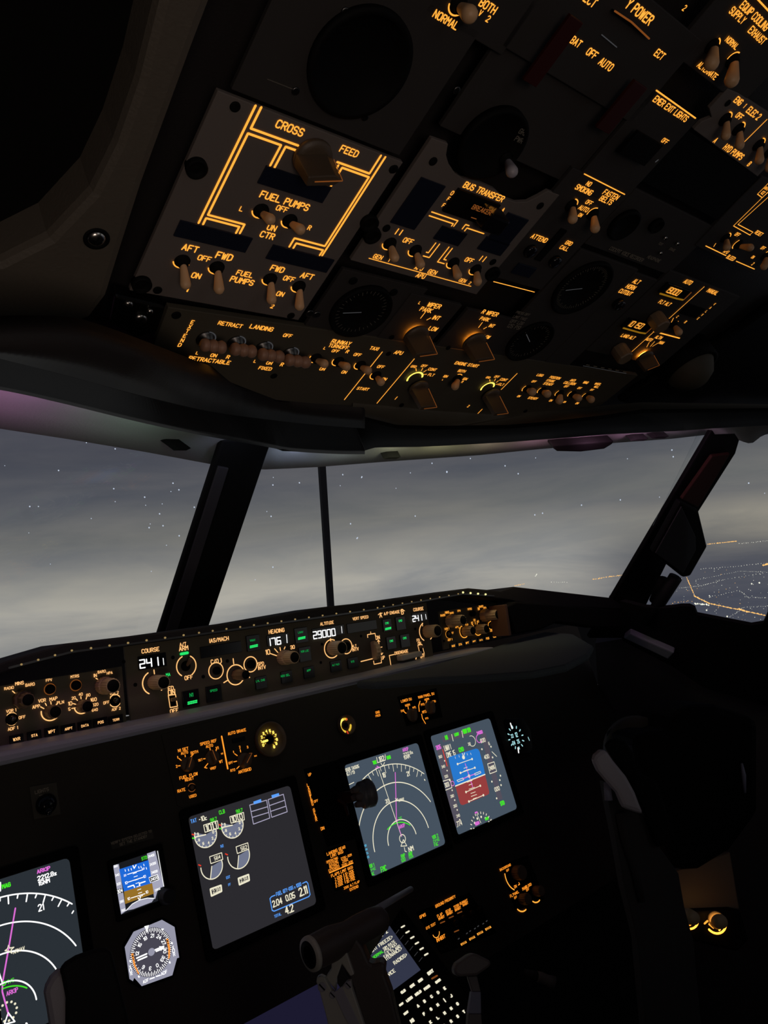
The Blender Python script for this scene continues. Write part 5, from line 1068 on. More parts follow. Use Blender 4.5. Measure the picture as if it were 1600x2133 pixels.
for t_, x, y in (('10', 1002, 377), ('10', 1147, 327), ('10', 1022, 503), ('10', 1166, 450), ('20', 992, 318), ('20', 1137, 265)): p.T(t_, x, y, 20, 'white')
for i in range(8): y = 300 + i * 26; x = 1070 + i * 7; p.line([(x - 14, y + 5), (x + 14, y - 5)], .0007, 'white')
p.line([(1015, 410), (1060, 395), (1068, 412)], .0014, 'white'); p.line([(1110, 400), (1105, 382), (1152, 366)], .0014, 'white'); p.line([(1055, 240), (1065, 262), (1080, 235)], .0012, 'white')
for x, y in ((992, 272), (1018, 268), (1040, 262), (1100, 248), (1118, 245), (1140, 228), (1160, 255)): p.line([(x, y), (x + 4, y + 14)], .0008, 'white')
p.line([(1095, 495), (1108, 515), (1115, 488)], .0010, 'white')
b = p.L(1310, 488); MB().lathe([(.0105, 0), (.0105, .006), (.0092, .0075), (.009, .014), (.008, .0155), (.001, .0155)], (b.x, b.y), 30, 'post_grey').build('rotary_knob', p.root); p.done('display_symbols')
# --- radio magnetic indicator
crop(*CO); p = Panel(MIP, 'compass_indicator', 'octagonal lilac compass gauge with orange VOR flags below the standby display', 'gauge', 1205, 930)
p.plate([(975, 870), (1055, 745), (1290, 650), (1400, 712), (1440, 975), (1375, 1130), (1120, 1215), (1015, 1160)], 'black', .004, .002, 'bezel')
p.h = .0024; p.fill([(990, 887), (1060, 765), (1285, 670), (1385, 727), (1422, 970), (1405, 975), (1368, 1110), (1125, 1197), (1065, 1130), (1055, 1157), (1028, 1140)], 'dial_lilac'); p.h = .0026
c_ = p.L(1200, 925, p.h); rm = (p.L(1166, 738, p.h) - c_).length * .98
p.ink.disc(c_.x, c_.y, p.h, rm, 'dial_dark', 48); p.h = .0028
for i in range(72):
    a = 2 * PI * i / 72; r1 = rm * (.86 if i % 2 else .80); p.ink.line([(c_.x + rm * .97 * math.cos(a), c_.y + rm * .97 * math.sin(a)), (c_.x + r1 * math.cos(a), c_.y + r1 * math.sin(a))], .0008, p.h, 'white')
for i, t_ in enumerate(('18', '21', '24', '27', '30', '33', '0', '3', '6', '9', '12', '15')):
    a = R(105 - i * 30); s_ = .00062; ro = a - PI / 2; cx0, cy0 = c_.x + rm * .66 * math.cos(a), c_.y + rm * .66 * math.sin(a); X = -(sum(GW.get(ch, 4) + 1.6 for ch in t_) - 1.6) / 2
    if t_ == '9': continue
    for ch in t_:
        for st in GL[ch].split('|'):
            p.ink.line([(cx0 + (X + int(q[0])) * s_ * math.cos(ro) - (int(q[1]) - 3) * s_ * math.sin(ro), cy0 + (X + int(q[0])) * s_ * math.sin(ro) + (int(q[1]) - 3) * s_ * math.cos(ro)) for q in st.split()], .0008, p.h, 'white')
        X += GW.get(ch, 4) + 1.6
p.ink.disc(c_.x, c_.y, .0036, rm * .16, 'dial_lilac', 20)
for q in ([(1085, 975), (1165, 940)], [(1095, 992), (1165, 962)], [(1230, 910), (1300, 880)], [(1240, 920), (1300, 895)]): p.line(q, .0018, 'white', h=.0032)
p.fill([(1262, 880), (1305, 880), (1278, 918)], 'white', .0033)
for q in ([(1040, 940), (1058, 935), (1075, 1030), (1105, 1095), (1098, 1105), (1062, 1035)], [(1318, 822), (1335, 818), (1352, 900), (1348, 970), (1335, 985), (1335, 900)]): p.fill(q, 'orange', .0034)
for q in ([(1045, 955), (1055, 970), (1062, 952)], [(1320, 835), (1330, 850), (1338, 832)], [(1048, 985), (1056, 975), (1066, 985)], [(1326, 862), (1334, 852), (1342, 862)]): p.fill(q, 'black', .0036)
p.fill([(1145, 722), (1182, 712), (1168, 768)], 'white', .0034); p.fill([(1280, 740), (1302, 740), (1290, 760)], 'white', .0034)
for t_, x, y, w in (('V', 1033, 1042, 14), ('O', 1037, 1070, 20), ('R', 1043, 1098, 16), ('V', 1373, 888, 14), ('O', 1377, 915, 20), ('R', 1383, 945, 16), ('ADF', 1157, 1155, 48), ('ADF', 1303, 1090, 50)): p.T(t_, x, y, w, 'white', h=.0034)
p.line([(1190, 1140), (1225, 1128)], .0014, 'white', h=.0034); p.line([(1240, 1120), (1272, 1110)], .0014, 'white', h=.0034); p.line([(1032, 995), (1036, 1002)], .002, 'white'); p.line([(1362, 852), (1366, 858)], .002, 'white'); p.line([(1345, 1005), (1349, 1012)], .002, 'white'); p.line([(1100, 1118), (1104, 1124)], .002, 'white'); p.done('dial_marks')
# --- clock on the copilot's side
crop(*MM); p = Panel(MIP, 'clock', 'small dark clock with pale cyan digits right of the flight display', 'clock', 1445, 245)
p.plate([(1335, 120), (1350, 105), (1490, 100), (1545, 190), (1560, 330), (1545, 375), (1425, 395), (1395, 340)], 'black_gloss', .006, .003, 'case'); p.h = .0036; c_ = p.L(1428, 252, p.h)
for i in range(12):
    a = 2 * PI * i / 12; ra, rb = .0225, .0185; p.ink.line([(c_.x + ra * math.cos(a), c_.y + ra * math.sin(a)), (c_.x + rb * math.cos(a), c_.y + rb * math.sin(a))], .0022, p.h, 'clock_cyan')
p.w = .0022; p.T('22', 1398, 240, 24, 'clock_cyan', 1.4); p.T('12', 1432, 230, 24, 'clock_cyan', 1.4); p.T('04', 1412, 295, 26, 'clock_cyan', 1.4); p.T('25', 1447, 283, 26, 'clock_cyan', 1.4); p.line([(1385, 140), (1398, 180)], .003, 'white'); p.line([(1445, 335), (1450, 372)], .003, 'white'); p.line([(1525, 250), (1535, 275)], .0016, 'clock_cyan'); p.done('dial_marks')
# --- engine select and autobrake panel
crop(320, 1470, 4); p = Panel(MIP, 'autobrake_panel', 'dark brown panel with N1 SET, SPEED REF, AUTO BRAKE and FUEL FLOW lettering', 'panel', 520, 470)
p.plate([(65, 240), (850, 30), (1000, 620), (240, 850), (200, 830)], 'panel_main', .002, .0015); p.h = .002; p.w = .0013; p.c = 'amber_deep'
for t_ in [('N1 SET', 247, 365, 88), ('AUTO', 257, 392, 60), ('BOTH', 340, 388, 62), ('2', 192, 505, 14), ('SPEED REF', 457, 305, 138), ('AUTO', 465, 335, 60), ('V1', 530, 353, 24), ('SET', 390, 452, 36), ('VREF', 497, 520, 52), ('WT', 562, 465, 30), ('VR', 570, 400, 18), ('AUTO BRAKE', 695, 217, 152), ('2', 718, 345, 13), ('3', 783, 345, 13), ('MAX', 850, 418, 22), ('OFF', 643, 475, 38), ('RTO', 660, 537, 40), ('ANTISKID', 760, 540, 108), ('FUEL FLOW', 292, 585, 152), ('RESET', 298, 612, 74), ('RATE', 232, 705, 66), ('USED', 327, 752, 60)]: p.T(*t_)
for q in ([(200, 422), (203, 438)], [(212, 440), (236, 460)], [(262, 410), (265, 434)], [(330, 405), (310, 425)], [(205, 502), (232, 498)], [(469, 350), (473, 374)], [(520, 365), (524, 410)], [(415, 443), (438, 440)], [(458, 475), (425, 515), (445, 520)], [(665, 378), (668, 392)], [(675, 400), (698, 416)], [(722, 365), (726, 386)], [(668, 468), (692, 462)], [(693, 525), (713, 505)]): p.line(q, .0012)
p.line([(567, 255), (618, 525)], .0022); p.ring(318, 682, 30, .0010, 'amber_dim', 20, 150); p.ring(318, 682, 30, .001, 'amber_dim', 200, 320)
p.toggle(318, 682, 325, 680, .003, .008, 'knob_brown', None); p.pointer_knob(270, 492, .0105, .014, 60, 'knob_brown', 'amber_dim'); p.pointer_knob(475, 435, .0105, .014, 100, 'knob_brown', 'amber_dim'); p.pointer_knob(745, 462, .0115, .018, 45, 'knob_brown', 'amber_dim')
p.lamp([(655, 275), (760, 250), (765, 290), (660, 312)], 'black_gloss', .003); p.done()
# --- brake pressure and flap gauges
def yg(name, label, cr_, x, y, rout, marks, seed, nums=True):
    crop(*cr_); p = Panel(MIP, name, label, 'gauge', x, y); c_ = p.L(x, y)
    MB().lathe([(rout, 0), (rout, .010), (rout * .93, .011), (rout * .9, .002), (.001, .002)], (0, 0), 48, 'knob_brown').build('bezel', p.root)
    MB().lathe([(rout * .26, .002), (rout * .26, .005), (rout * .2, .006), (.001, .006)], (0, 0), 24, 'black').build('hub', p.root)
    return p
p = yg('brake_pressure_gauge', 'round gauge with glowing yellow numerals right of AUTO BRAKE', (320, 1470, 4), 958, 285, .0265, 11, 1)
for i, t_ in enumerate(('0', '1', '2', '3', '4', '5', '6', '7', '8', '9', '10')):
    a = R(205 - i * 27); r1 = .0135; s_ = .0006
    for st in [z for ch in t_ for z in GL[ch].split('|')]: p.ink.line([(r1 * math.cos(a) - .002 + (int(q[0])) * s_, r1 * math.sin(a) + (int(q[1]) - 3) * s_) for q in st.split()], .0011, .0036, 'yellow_hot')
    p.ink.line([(.0095 * math.cos(a), .0095 * math.sin(a)), (.011 * math.cos(a), .011 * math.sin(a))], .0014, .0036, 'yellow')
p.ink.line([(-.006, -.0005), (-.014, -.001)], .0034, .0065, 'yellow_hot'); p.done('dial_marks')
p = yg('flap_position_gauge', 'tiny yellow lit round gauge above the map screen', (620, 1420, 3.077), 300, 282, .0165, 8, 2)
for a0, a1, c in ((100, 170, 'yellow_hot'), (60, 90, 'yellow'), (180, 250, 'yellow'), (300, 350, 'yellow')): p.ink.line([(.0105 * math.cos(R(a0 + (a1 - a0) * i / 6)), .0105 * math.sin(R(a0 + (a1 - a0) * i / 6))) for i in range(7)], .0038, .0034, c)
p.ink.line([(0, -.010), (.001, -.014)], .002, .0036, 'red'); p.ink.line([(.004, .008), (.006, .010)], .002, .0036, 'red'); p.done('dial_marks')
# --- display selector knobs above the copilot screens
crop(620, 1420, 3.077); p = Panel(MIP, 'display_selector_panel', 'amber lettered LOWER DU and MAIN PANEL DU selectors above the copilot screens', 'panel', 780, 180)
p.plate([(640, 95), (890, 40), (930, 225), (700, 285)], 'black', .002, .0012); p.h = .0016; p.c = 'amber_deep'; p.w = .0017
for t_ in [('LOWER DU', 697, 118, 70), ('MAIN PANEL DU', 825, 88, 104), ('NORM', 705, 150, 32), ('ENG', 673, 186, 22), ('ND', 748, 168, 22), ('NORM', 828, 113, 30), ('PFD', 802, 146, 24), ('OUTBD', 868, 128, 36), ('MFD', 812, 193, 28), ('PFD', 828, 235, 20)]: p.T(*t_)
for q in ([(708, 160), (710, 175)], [(682, 192), (695, 202)], [(785, 125), (776, 155), (780, 190)], [(828, 122), (822, 140)], [(795, 208), (800, 235), (820, 268)]): p.line(q, .0016)
p.pointer_knob(722, 218, .012, .016, 70, 'knob_brown', None); p.pointer_knob(838, 170, .012, .016, 70, 'knob_brown', None); p.done()
crop(620, 1420, 3.077); p = Panel(MIP, 'indicator_tag', 'tiny two line amber tag between the flap gauge and the selector knobs', 'label', 515, 207); p.w = .0014; p.c = 'amber_deep'
p.plate([(495, 180), (535, 172), (542, 230), (502, 238)], 'black', .002, .001); p.T('GND', 513, 196, 28, h=.0014); p.T('PROX', 516, 217, 32, h=.0014); p.done()
# --- landing gear panel, lever, placard
p = Panel(MIP, 'gear_position_panel', 'narrow dark panel with upright LANDING GEAR lettering, UP, OFF and DN', 'panel', 150, 760)
p.plate([(40, 560), (260, 500), (400, 1000), (190, 1060)], 'black', .002, .001); p.h = .0014; p.c = 'amber_deep'; p.w = .0014
p.T('UP', 78, 595, 22); p.T('OFF', 118, 765, 28); p.T('DN', 160, 940, 24)
for i, ch in enumerate('LANDING GEAR'): p.T(ch, 66 + i * 4.9, 663 + i * 20, 13) if ch != ' ' else None
p.done()
p = Panel(MIP, 'landing_gear_lever', 'dark lever ending in a black rubber wheel in front of the map screen', 'lever', 270, 750)
c_ = p.L(452, 716, .075)
MB().tube([(.0, 0, 0), (c_.x * .5, c_.y * .5 , .035), (c_.x, c_.y, .062)], [.010, .0085, .0075], 'pad_red').build('arm', p.root)
wc = p.L(446, 716, .070); Ax = p.root.matrix_world.to_3x3().inverted() @ Vector((.93, -.28, .10)).normalized()
MW = Matrix.Translation(wc) @ Vector((0, 0, 1)).rotation_difference(Ax).to_matrix().to_4x4()
wh = MB().lathe([(.010, -.016), (.0165, -.014), (.0205, -.010), (.0205, -.005), (.0192, -.004), (.0205, -.003), (.0215, .001), (.0215, .006), (.018, .010), (.010, .011), (.001, .011)], (0, 0), 40, 'wheel_rubber', M=MW).build('wheel', p.root)
for i in range(6): a = 2 * PI * i / 6; MB().lathe([(.0035, -.022), (.0055, -.015), (.0055, -.010)], (.0125 * math.cos(a), .0125 * math.sin(a)), 14, 'panel_grey', M=MW).build('stud', wh)
e_ = p.L(300, 800, .03); MB().tube([(e_.x - .004, e_.y + .012, .022), (e_.x + .002, e_.y + .004, .03), (e_.x + .003, e_.y - .014, .03)], [.002, .003, .002], 'red_guard').build('trigger', p.root)
p.done()
p = Panel(MIP, 'limits_placard', 'dense amber placard headed LANDING GEAR LIMIT and FLAPS LIMIT', 'placard', 290, 1210)
p.plate([(170, 1085), (310, 1040), (405, 1290), (240, 1345)], 'black', .002, .001); p.h = .0014; p.c = 'amber_deep'; p.w = .0012
for t_ in [('LANDING GEAR', 247, 1082, 120), ('LIMIT (IAS)', 252, 1104, 82), ('OPERATING', 222, 1143, 74), ('EXTEND', 230, 1160, 58), ('270K-.82M', 312, 1122, 70), ('RETRACT', 235, 1178, 62), ('235K', 305, 1146, 40), ('EXTENDED', 234, 1198, 70), ('320K-.82M', 318, 1165, 70), ('FLAPS LIMIT (IAS)', 285, 1216, 140),
           ('1-250K', 262, 1253, 48), ('10-210K', 332, 1222, 56), ('2-250K', 264, 1270, 48), ('15-200K', 335, 1239, 56), ('5-250K', 266, 1287, 48), ('25-190K', 338, 1256, 56), ('0-230K', 268, 1304, 48), ('30-175K', 341, 1273, 56), ('230K ALT FLAP', 347, 1302, 102), ('EXTEND', 362, 1322, 56)]: p.T(*t_)
p.line([(205, 1225), (355, 1162)], .0016); p.line([(295, 1232), (306, 1290)], .0012); p.done()
# --- ground proximity panel and lighting knobs low on the board
crop(860, 1760, 4.2105); p = Panel(MIP, 'ground_proximity_panel', 'low dark panel with GROUND PROXIMITY lettering and four yellow lit keys', 'panel', 400, 700)
p.plate([(30, 590), (500, 420), (740, 770), (250, 960)], 'black', .003, .001); p.h = .0014; p.c = 'amber_deep'; p.w = .0017
for t_ in [('GROUND PROXIMITY', 287, 495, 178), ('GPWS', 87, 622, 56), ('SYS TEST', 158, 711, 86), ('FLAP', 237, 615, 50), ('INHIBIT', 252, 637, 56), ('GEAR', 311, 577, 48), ('INHIBIT', 325, 598, 56), ('TERR', 382, 538, 50), ('INHIBIT', 396, 560, 56), ('RUNWAY', 446, 500, 70), ('INHIBIT', 462, 518, 50), ('INHIBIT', 247, 817, 80)]: p.T(*t_)
p.ring(203, 768, 28, .0012, 'amber', 190, 350)
for i, (x, y) in enumerate([(447, 863), (521, 818), (591, 773), (662, 731)]):
    k = p.lamp([(x - 38, y), (x + 18, y - 32), (x + 38, y + 2), (x - 18, y + 34)], 'black_gloss', .002, 'key'); p.fill([(x - 29, y + 4), (x + 18, y - 22), (x + 28, y - 6), (x - 20, y + 22)], 'amber', .0026); p.T('NORM', x, y, 38, 'black', h=.0029)
for x, y in ((262, 678), (338, 633), (412, 592), (385, 755)): p.line([(x - 20, y + 8), (x + 18, y - 8)], .0018, 'amber_dim')
for i in range(4):
    x, y = 370 + i * 70, 690 - i * 42; MB().tube([p.L(x, y, 0), p.L(x + 20, y - 10, .02)], [.006, .004], 'rubber').build('switch_guard', p.root)
for x, y in ((403, 822), (475, 775), (503, 755), (545, 733), (573, 712), (618, 690), (648, 667)): p.line([(x - 5, y + 4), (x + 5, y - 3)], .0016, 'grey_mark')
p.done()
p = Panel(MIP, 'panel_lighting_knobs', 'three round knobs ringed in orange low on the copilot side of the board', 'panel', 960, 340)
p.plate([(780, 170), (1010, 90), (1160, 470), (900, 580)], 'black', .003, .001); p.h = .0014; p.c = 'amber_deep'; p.w = .0018
for t_ in [('BACKGROUND', 812, 196, 98), ('OFF', 833, 222, 28), ('PANEL', 905, 422, 54), ('FLT', 870, 443, 36), ('OFF', 902, 460, 28), ('FLOOD', 1015, 356, 54), ('MAIN', 980, 378, 42), ('OFF', 1008, 392, 30), ('ON', 900, 365, 26)]: p.T(*t_)
p.ring(905, 245, 88, .0019, 'amber', 165, 235); p.ring(950, 480, 58, .0022, 'amber', 215, 285); p.ring(1070, 410, 52, .0022, 'amber', 225, 290); p.line([(930, 330), (938, 345), (925, 352)], .0014)
p.round_knob(900, 245, .0125, .018, 'knob_brown', cap=None); p.round_knob(950, 475, .0095, .018, 'knob_brown', cap=None); p.round_knob(1068, 405, .0088, .018, 'knob_brown', cap=None); p.done()
# --- small unlit fittings on the captain's side of the board
crop(0, 1560, 3.8095); p = Panel(MIP, 'lights_test_switch', 'faint brown plate with LIGHTS TEST lettering and a black toggle', 'switch', 350, 400)
p.plate([(232, 300), (450, 262), (485, 520), (270, 560)], 'panel_olive', .002, .0015); p.h = .002
for t_ in [('LIGHTS', 332, 332, 110), ('TEST', 342, 372, 62), ('BRT', 430, 432, 40)]: p.T(*t_, 'faint_mark')
b = p.L(362, 440); MB().lathe([(.0125, .001), (.0125, .004), (.009, .006), (.008, .010), (.001, .010)], (b.x, b.y), 24, 'black_gloss').capsule((b.x, b.y, .008), (b.x - .004, b.y - .010, .022), .003, .0045, 'black_gloss').build('toggle_lever', p.root); p.done()
p = Panel(MIP, 'notice_plate', 'barely visible brown notice plate above the standby display', 'placard', 1050, 710)
p.plate([(870, 740), (1210, 640), (1225, 710), (890, 800)], 'panel_olive', .001, .0008); p.T('VERIFY SYSTEM SELECTED TO', 1045, 700, 320, 'faint_mark', h=.001); p.T('SET THE STANDBY', 1060, 725, 220, 'faint_mark', h=.001); p.done()

# ================================================================== PEDESTAL
crop(600, 1820, 3.3333)
sl0, sl1 = CDU.uv(*px(-900, 1043)), CDU.uv(*px(1500, 500))
thing(MB().prism([(.22, -.62), (1.04, -.62), (1.04, .07), (.22, .07)], -.08, -.03, 'black').build('pedestal_deck', None, CDU.frame(0, 0)), 'black sloping deck of the centre pedestal', 'pedestal')
p = Panel(KEYP, 'control_display_unit', 'keypad unit with lit letters and a FLIGHT FREEZE text screen at the bottom centre', 'keypad', 850, 700)
p.rect([(330, 470), (760, 200), (1480, 1150), (900, 1500)], 'black', .004)
p.rect([(400, 540), (700, 370), (935, 670), (640, 858)], 'cdu_back', .001, .0008, 'display', .0001)
p.h = .0014; p.w = .0013; p.c = 'cream'
def TR(t_, x, y, w, c='cream', asp=1.1): p.T(t_, x, y, w, c, asp)
for t_ in [('CONTROL', 545, 486, 110), ('1/ 2', 665, 412, 58), ('FLIGHT FREEZE>', 635, 497, 190), ('SIM RATE', 702, 495, 88), ('/2X/4X>', 712, 515, 96), ('FAULTS AND', 722, 538, 118), ('MAINTENANCE>', 714, 568, 160), ('RADIOS>', 780, 590, 100), ('SERVICE', 696, 702, 100), ('<', 704, 765, 14)]: TR(*t_)
TR('NORMAL', 625, 560, 80, 'screen_green')
for x, y in ((798, 367), (830, 405), (863, 443), (895, 482), (928, 521), (960, 560)):
    p.lamp([(x - 22, y - 4), (x + 14, y - 24), (x + 24, y + 4), (x - 14, y + 22)], 'panel_dark', .002, 'key'); p.line([(x - 10, y + 5), (x + 10, y - 6)], .0026, 'cream', h=.0026)
    p.line([(x - 50, y + 50), (x - 28, y + 22)], .0008, 'grey_mark', h=.0006)
def key(t_, x, y, w=16, kw=24):
    p.lamp([(x - kw, y + 2), (x + kw * .55, y - kw * .85), (x + kw, y - 2), (x - kw * .55, y + kw * .85)], 'panel_dark', .002, 'key'); p.T(t_, x, y, w, 'cream', h=.0026, lw=.0017)
for t_, x, y in [('A', 903, 917), ('B', 948, 885), ('C', 997, 852), ('D', 1042, 824), ('E', 1088, 795), ('F', 945, 973), ('G', 993, 940), ('H', 1040, 910), ('I', 1088, 878), ('J', 1133, 848), ('K', 990, 1030), ('L', 1040, 1000), ('M', 1088, 967), ('N', 1133, 935), ('O', 1177, 903), ('P', 1036, 1088), ('Q', 1086, 1056), ('R', 1133, 1024), ('S', 1178, 990), ('T', 1222, 958)]: key(t_, x, y, 17 if t_ != 'I' else 6)
for t_, x, y, w in [('CLB', 800, 817, 32), ('CRZ', 863, 777, 32), ('DES', 920, 739, 32), ('EXEC', 1042, 745, 36), ('PREV', 787, 906, 26), ('LEGS', 843, 870, 44), ('HOLD', 904, 828, 44), ('PROG', 965, 790, 42), ('NEXT', 820, 966, 30), ('N1', 862, 1020, 28), ('BRT', 990, 683, 44)]: key(t_, x, y, w, 28)
p.line([(1000, 728), (1035, 708)], .0026, 'amber_dim'); p.done()
# lower display, dim violet
crop(380, 1960, 4.2105)
p = Panel(CDU, 'lower_display', 'blank dim violet screen at the bottom edge left of the thrust levers', 'screen', 800, 450)
q0 = p.L(255, 690); q1 = p.L(1190, 235)
MB().prism([(q0.x, q0.y - .20), (q1.x + .012, q0.y - .20), (q1.x + .012, q0.y), (q0.x, q0.y)], .0, .001, 'lower_du').build('display', p.root)
MB().prism([(q0.x - .01, q0.y + .001), (q1.x + .022, q0.y + .001), (q1.x + .022, q0.y + .012), (q0.x - .01, q0.y + .012)], .0, .004, 'black').prism([(q0.x - .011, q0.y - .2), (q0.x - .001, q0.y - .2), (q0.x - .001, q0.y + .012), (q0.x - .011, q0.y + .012)], .0, .004, 'black').build('bezel', p.root); p.done()
crop()
# thrust levers: grip bar, hub and arm
def lever_root(name, label, cat, at, group=None): return empty(name, Matrix.Translation(at), label, cat, group)
hA = at_d(645, 1988, .80); hB = hA + Vector((.106, 0, 0))
B0 = lever_root('thrust_lever', 'grey thrust lever with a dark brown grip and a ringed hollow end', 'lever', at_d(720, 2133, .80))
iv = B0.matrix_world.inverted()
def gpt(v): return iv @ v
ax = (hB - hA).normalized(); Mx = iv @ Matrix.Translation(hA) @ Vector((0, 0, 1)).rotation_difference(ax).to_matrix().to_4x4()
L0 = (hB - hA).length
MB().lathe([(.0145, 0), (.0172, .0015), (.0172, .004), (.0176, .012), (.0180, L0 * .28), (.0150, L0 * .46), (.0147, L0 * .50), (.0158, L0 * .62), (.0160, L0 * .84), (.0145, L0 * .95), (.009, L0)], (0, 0), 36, 'handle_brown', M=Mx).build('grip', B0)
g_ = MB().lathe([(.0172, -.001), (.0178, .001), (.0178, .004), (.0160, .004), (.0140, -.0012)], (0, 0), 36, 'lever_grey', M=Mx); g_.lathe([(.0085, -.001), (.0085, .004), (.0050, .004), (.0050, -.001)], (0, 0), 24, 'lever_grey', M=Mx); g_.build('end_ring', B0)
MB().lathe([(.0138, -.0018), (.0138, -.0010), (.0092, -.0010), (.0092, -.0018)], (0, 0), 30, 'black', M=Mx).build('end_recess', B0)
LP = Plane((-.25, -.93, .25), .80 * 1.0); e = at_d(700, 2060, .78) - EYE; LP = Plane((-1, -.0, 0), .0); 
def side_poly(pts, X, th, mat, name, bevel=.0015, dy=0):   # plate standing in a plane of constant X
    P_ = Plane((-1, 0, 0), X - EYE.x, (0, -1, 0)); q = [P_.hit(x, y) for x, y in pts]
    m = MB(); n = len(q); vs = [gpt(v) for v in q] + [gpt(v + Vector((th, 0, 0))) for v in q]
    m.add(vs, [list(range(n)), list(range(n, 2 * n))[::-1]] + [[i, n + i, n + (i + 1) % n, (i + 1) % n] for i in range(n)], mat); return m.build(name, B0, bevel=bevel)
XL = hA.x + .012
arm = [(664, 2060), (659, 2046), (660, 2036), (668, 2032), (676, 2036), (690, 2062), (700, 2072), (708, 2062), (722, 2045), (731, 2043), (733, 2058), (760, 2140), (775, 2220), (700, 2220), (680, 2120)]
def dplane(pts, n_, d0, th, mat, name, bevel=.0012):
    P_ = Plane(n_, d0); q = [P_.hit(x, y) for x, y in pts]; N_ = P_.n; m = MB(); n = len(q); c = [gpt(v) for v in q] + [gpt(v - N_ * th) for v in q]
    m.add(c, [list(range(n)), list(range(n, 2 * n))[::-1]] + [[i, n + i, n + (i + 1) % n, (i + 1) % n] for i in range(n)], mat); return m.build(name, B0, bevel=bevel)
nrm = (-.66, -.70, .25); dref = -(hA + Vector((.02, -.012, -.02)) - EYE).dot(Vector(nrm).normalized())
dplane(arm, nrm, dref, .010, 'lever_grey', 'arm')
dplane([(678, 2036), (690, 2018), (692, 1990), (722, 1984), (738, 2030), (730, 2034), (712, 2008), (700, 2040), (700, 2066)], nrm, dref + .008, .012, 'lever_grey', 'yoke_bracket')
dplane([(695, 2068), (712, 2055), (752, 2140), (742, 2160), (716, 2115)], nrm, dref - .0012, .002, 'yoke_grey', 'arm_label', .0003)
dplane([(700, 1990), (738, 1950), (756, 1975), (768, 2004), (775, 2009), (796, 2004), (803, 2014), (801, 2032), (815, 2070), (850, 2220), (762, 2220), (735, 2060)], nrm, dref + .014, .03, 'handle_brown', 'rear_arm', .004)
for x, y, r in ((671, 2056, .0058), (693, 2072, .0045), (726, 2052, .0045)):
    P_ = Plane(nrm, dref - .0002); c = P_.hit(x, y); M_ = iv @ Matrix.Translation(c) @ Vector((0, 0, 1)).rotation_difference(P_.n).to_matrix().to_4x4()
    MB().lathe([(r * .8, 0), (r * .8, .0003), (r * .7, .0006), (.0003, .0006)], (0, 0), 20, 'yoke_grey', M=M_, smooth=False).box((0, 0, .0008), (r * .25, r * 1.4, .0004), 'black', M=M_).build('screw', B0)
# dark knob and strut behind the grip
MB().tube([gpt(at_d(786, 1893, .90)), gpt(at_d(820, 1873, .96)), gpt(at_d(856, 1852, 1.02))], [.0042, .004, .0038], 'lip_grey').build('control_rod', B0)
# flap lever
F0 = empty('flap_lever', Matrix.Translation(at_d(990, 2133, .95)), 'brown grey T shaped lever with a violet grey stem right of the keypad', 'lever')
iv = F0.matrix_world.inverted()
P_ = Plane((-.45, -.80, .38), 1.0); d_ = -(at_d(985, 2010, .95) - EYE).dot(P_.n); P_ = Plane(P_.n, d_)
def fl(pts, off, th, mat, name, bevel):
    q = [P_.hit(x, y, off) for x, y in pts]; m = MB(); n = len(q); c = [iv @ v for v in q] + [iv @ (v - P_.n * th) for v in q]
    m.add(c, [list(range(n)), list(range(n, 2 * n))[::-1]] + [[i, n + i, n + (i + 1) % n, (i + 1) % n] for i in range(n)], mat); return m.build(name, F0, bevel=bevel)
fl([(946, 2018), (952, 2006), (975, 1990), (986, 1985), (996, 1988), (1020, 2000), (1025, 2008), (1018, 2016), (994, 2033), (960, 2035), (948, 2030)], .008, .02, 'flap_grey', 'handle', .005)
fl([(974, 2033), (994, 2033), (1002, 2066), (984, 2066)], .002, .008, 'flap_grey', 'neck', .001)
fl([(983, 2066), (1002, 2066), (1003, 2112), (976, 2112)], .004, .012, 'flap_stem', 'stem', .001)
fl([(976, 2112), (1003, 2112), (1008, 2180), (972, 2180)], .004, .012, 'flap_grey', 'stem_base', .001)
# hand microphone or plug on the dark floor side
crop(860, 1760, 4.2105)
H0 = empty('hand_microphone', Matrix.Translation(CDU.hit(*px(1150, 1150), -.022)), 'small dark grey hand piece lying in the dark right of the flap lever', 'handset'); iv = H0.matrix_world.inverted()
mm = lambda *q: [iv @ CDU.hit(*px(x, y), -.022) for x, y in q]
MB().tube(mm((1090, 1155), (1125, 1165), (1180, 1190), (1240, 1215)), [.008, .0085, .0085, .0105], 'panel_grey').build('body', H0); MB().tube(mm((980, 1110), (1040, 1135), (1095, 1157)), [.004, .006, .007], 'panel_dark').build('neck', H0)
MB().tube(mm((995, 1104), (1025, 1112)), [.002, .002], 'chrome').build('clip', H0)
# copilot's control column and yoke
crop(1200, 1480, 3.2667)
Y0 = empty('control_column', Matrix.Translation(at_d(*px(420, 1500), .92)), 'tall dark control column with a pale curved yoke horn, lower right', 'control column'); iv = Y0.matrix_world.inverted()
PY = Plane((-.55, -.82, .15), 1.0); PY = Plane(PY.n, -(at_d(*px(280, 450), .92) - EYE).dot(PY.n))
def yk(pts, off, th, mat, name, bevel):
    q = [PY.hit(*px(x, y), off) for x, y in pts]; m = MB(); n = len(q); c = [iv @ v for v in q] + [iv @ (v - PY.n * th) for v in q]
    m.add(c, [list(range(n)), list(range(n, 2 * n))[::-1]] + [[i, n + i, n + (i + 1) % n, (i + 1) % n] for i in range(n)], mat); return m.build(name, Y0, bevel=bevel)
yk([(115, 335), (130, 300), (165, 270), (205, 262), (260, 340), (350, 450), (410, 560), (440, 640), (470, 712), (400, 690), (325, 665), (280, 560), (200, 470), (150, 410)], .02, .012, 'yoke_grey', 'horn', .005)
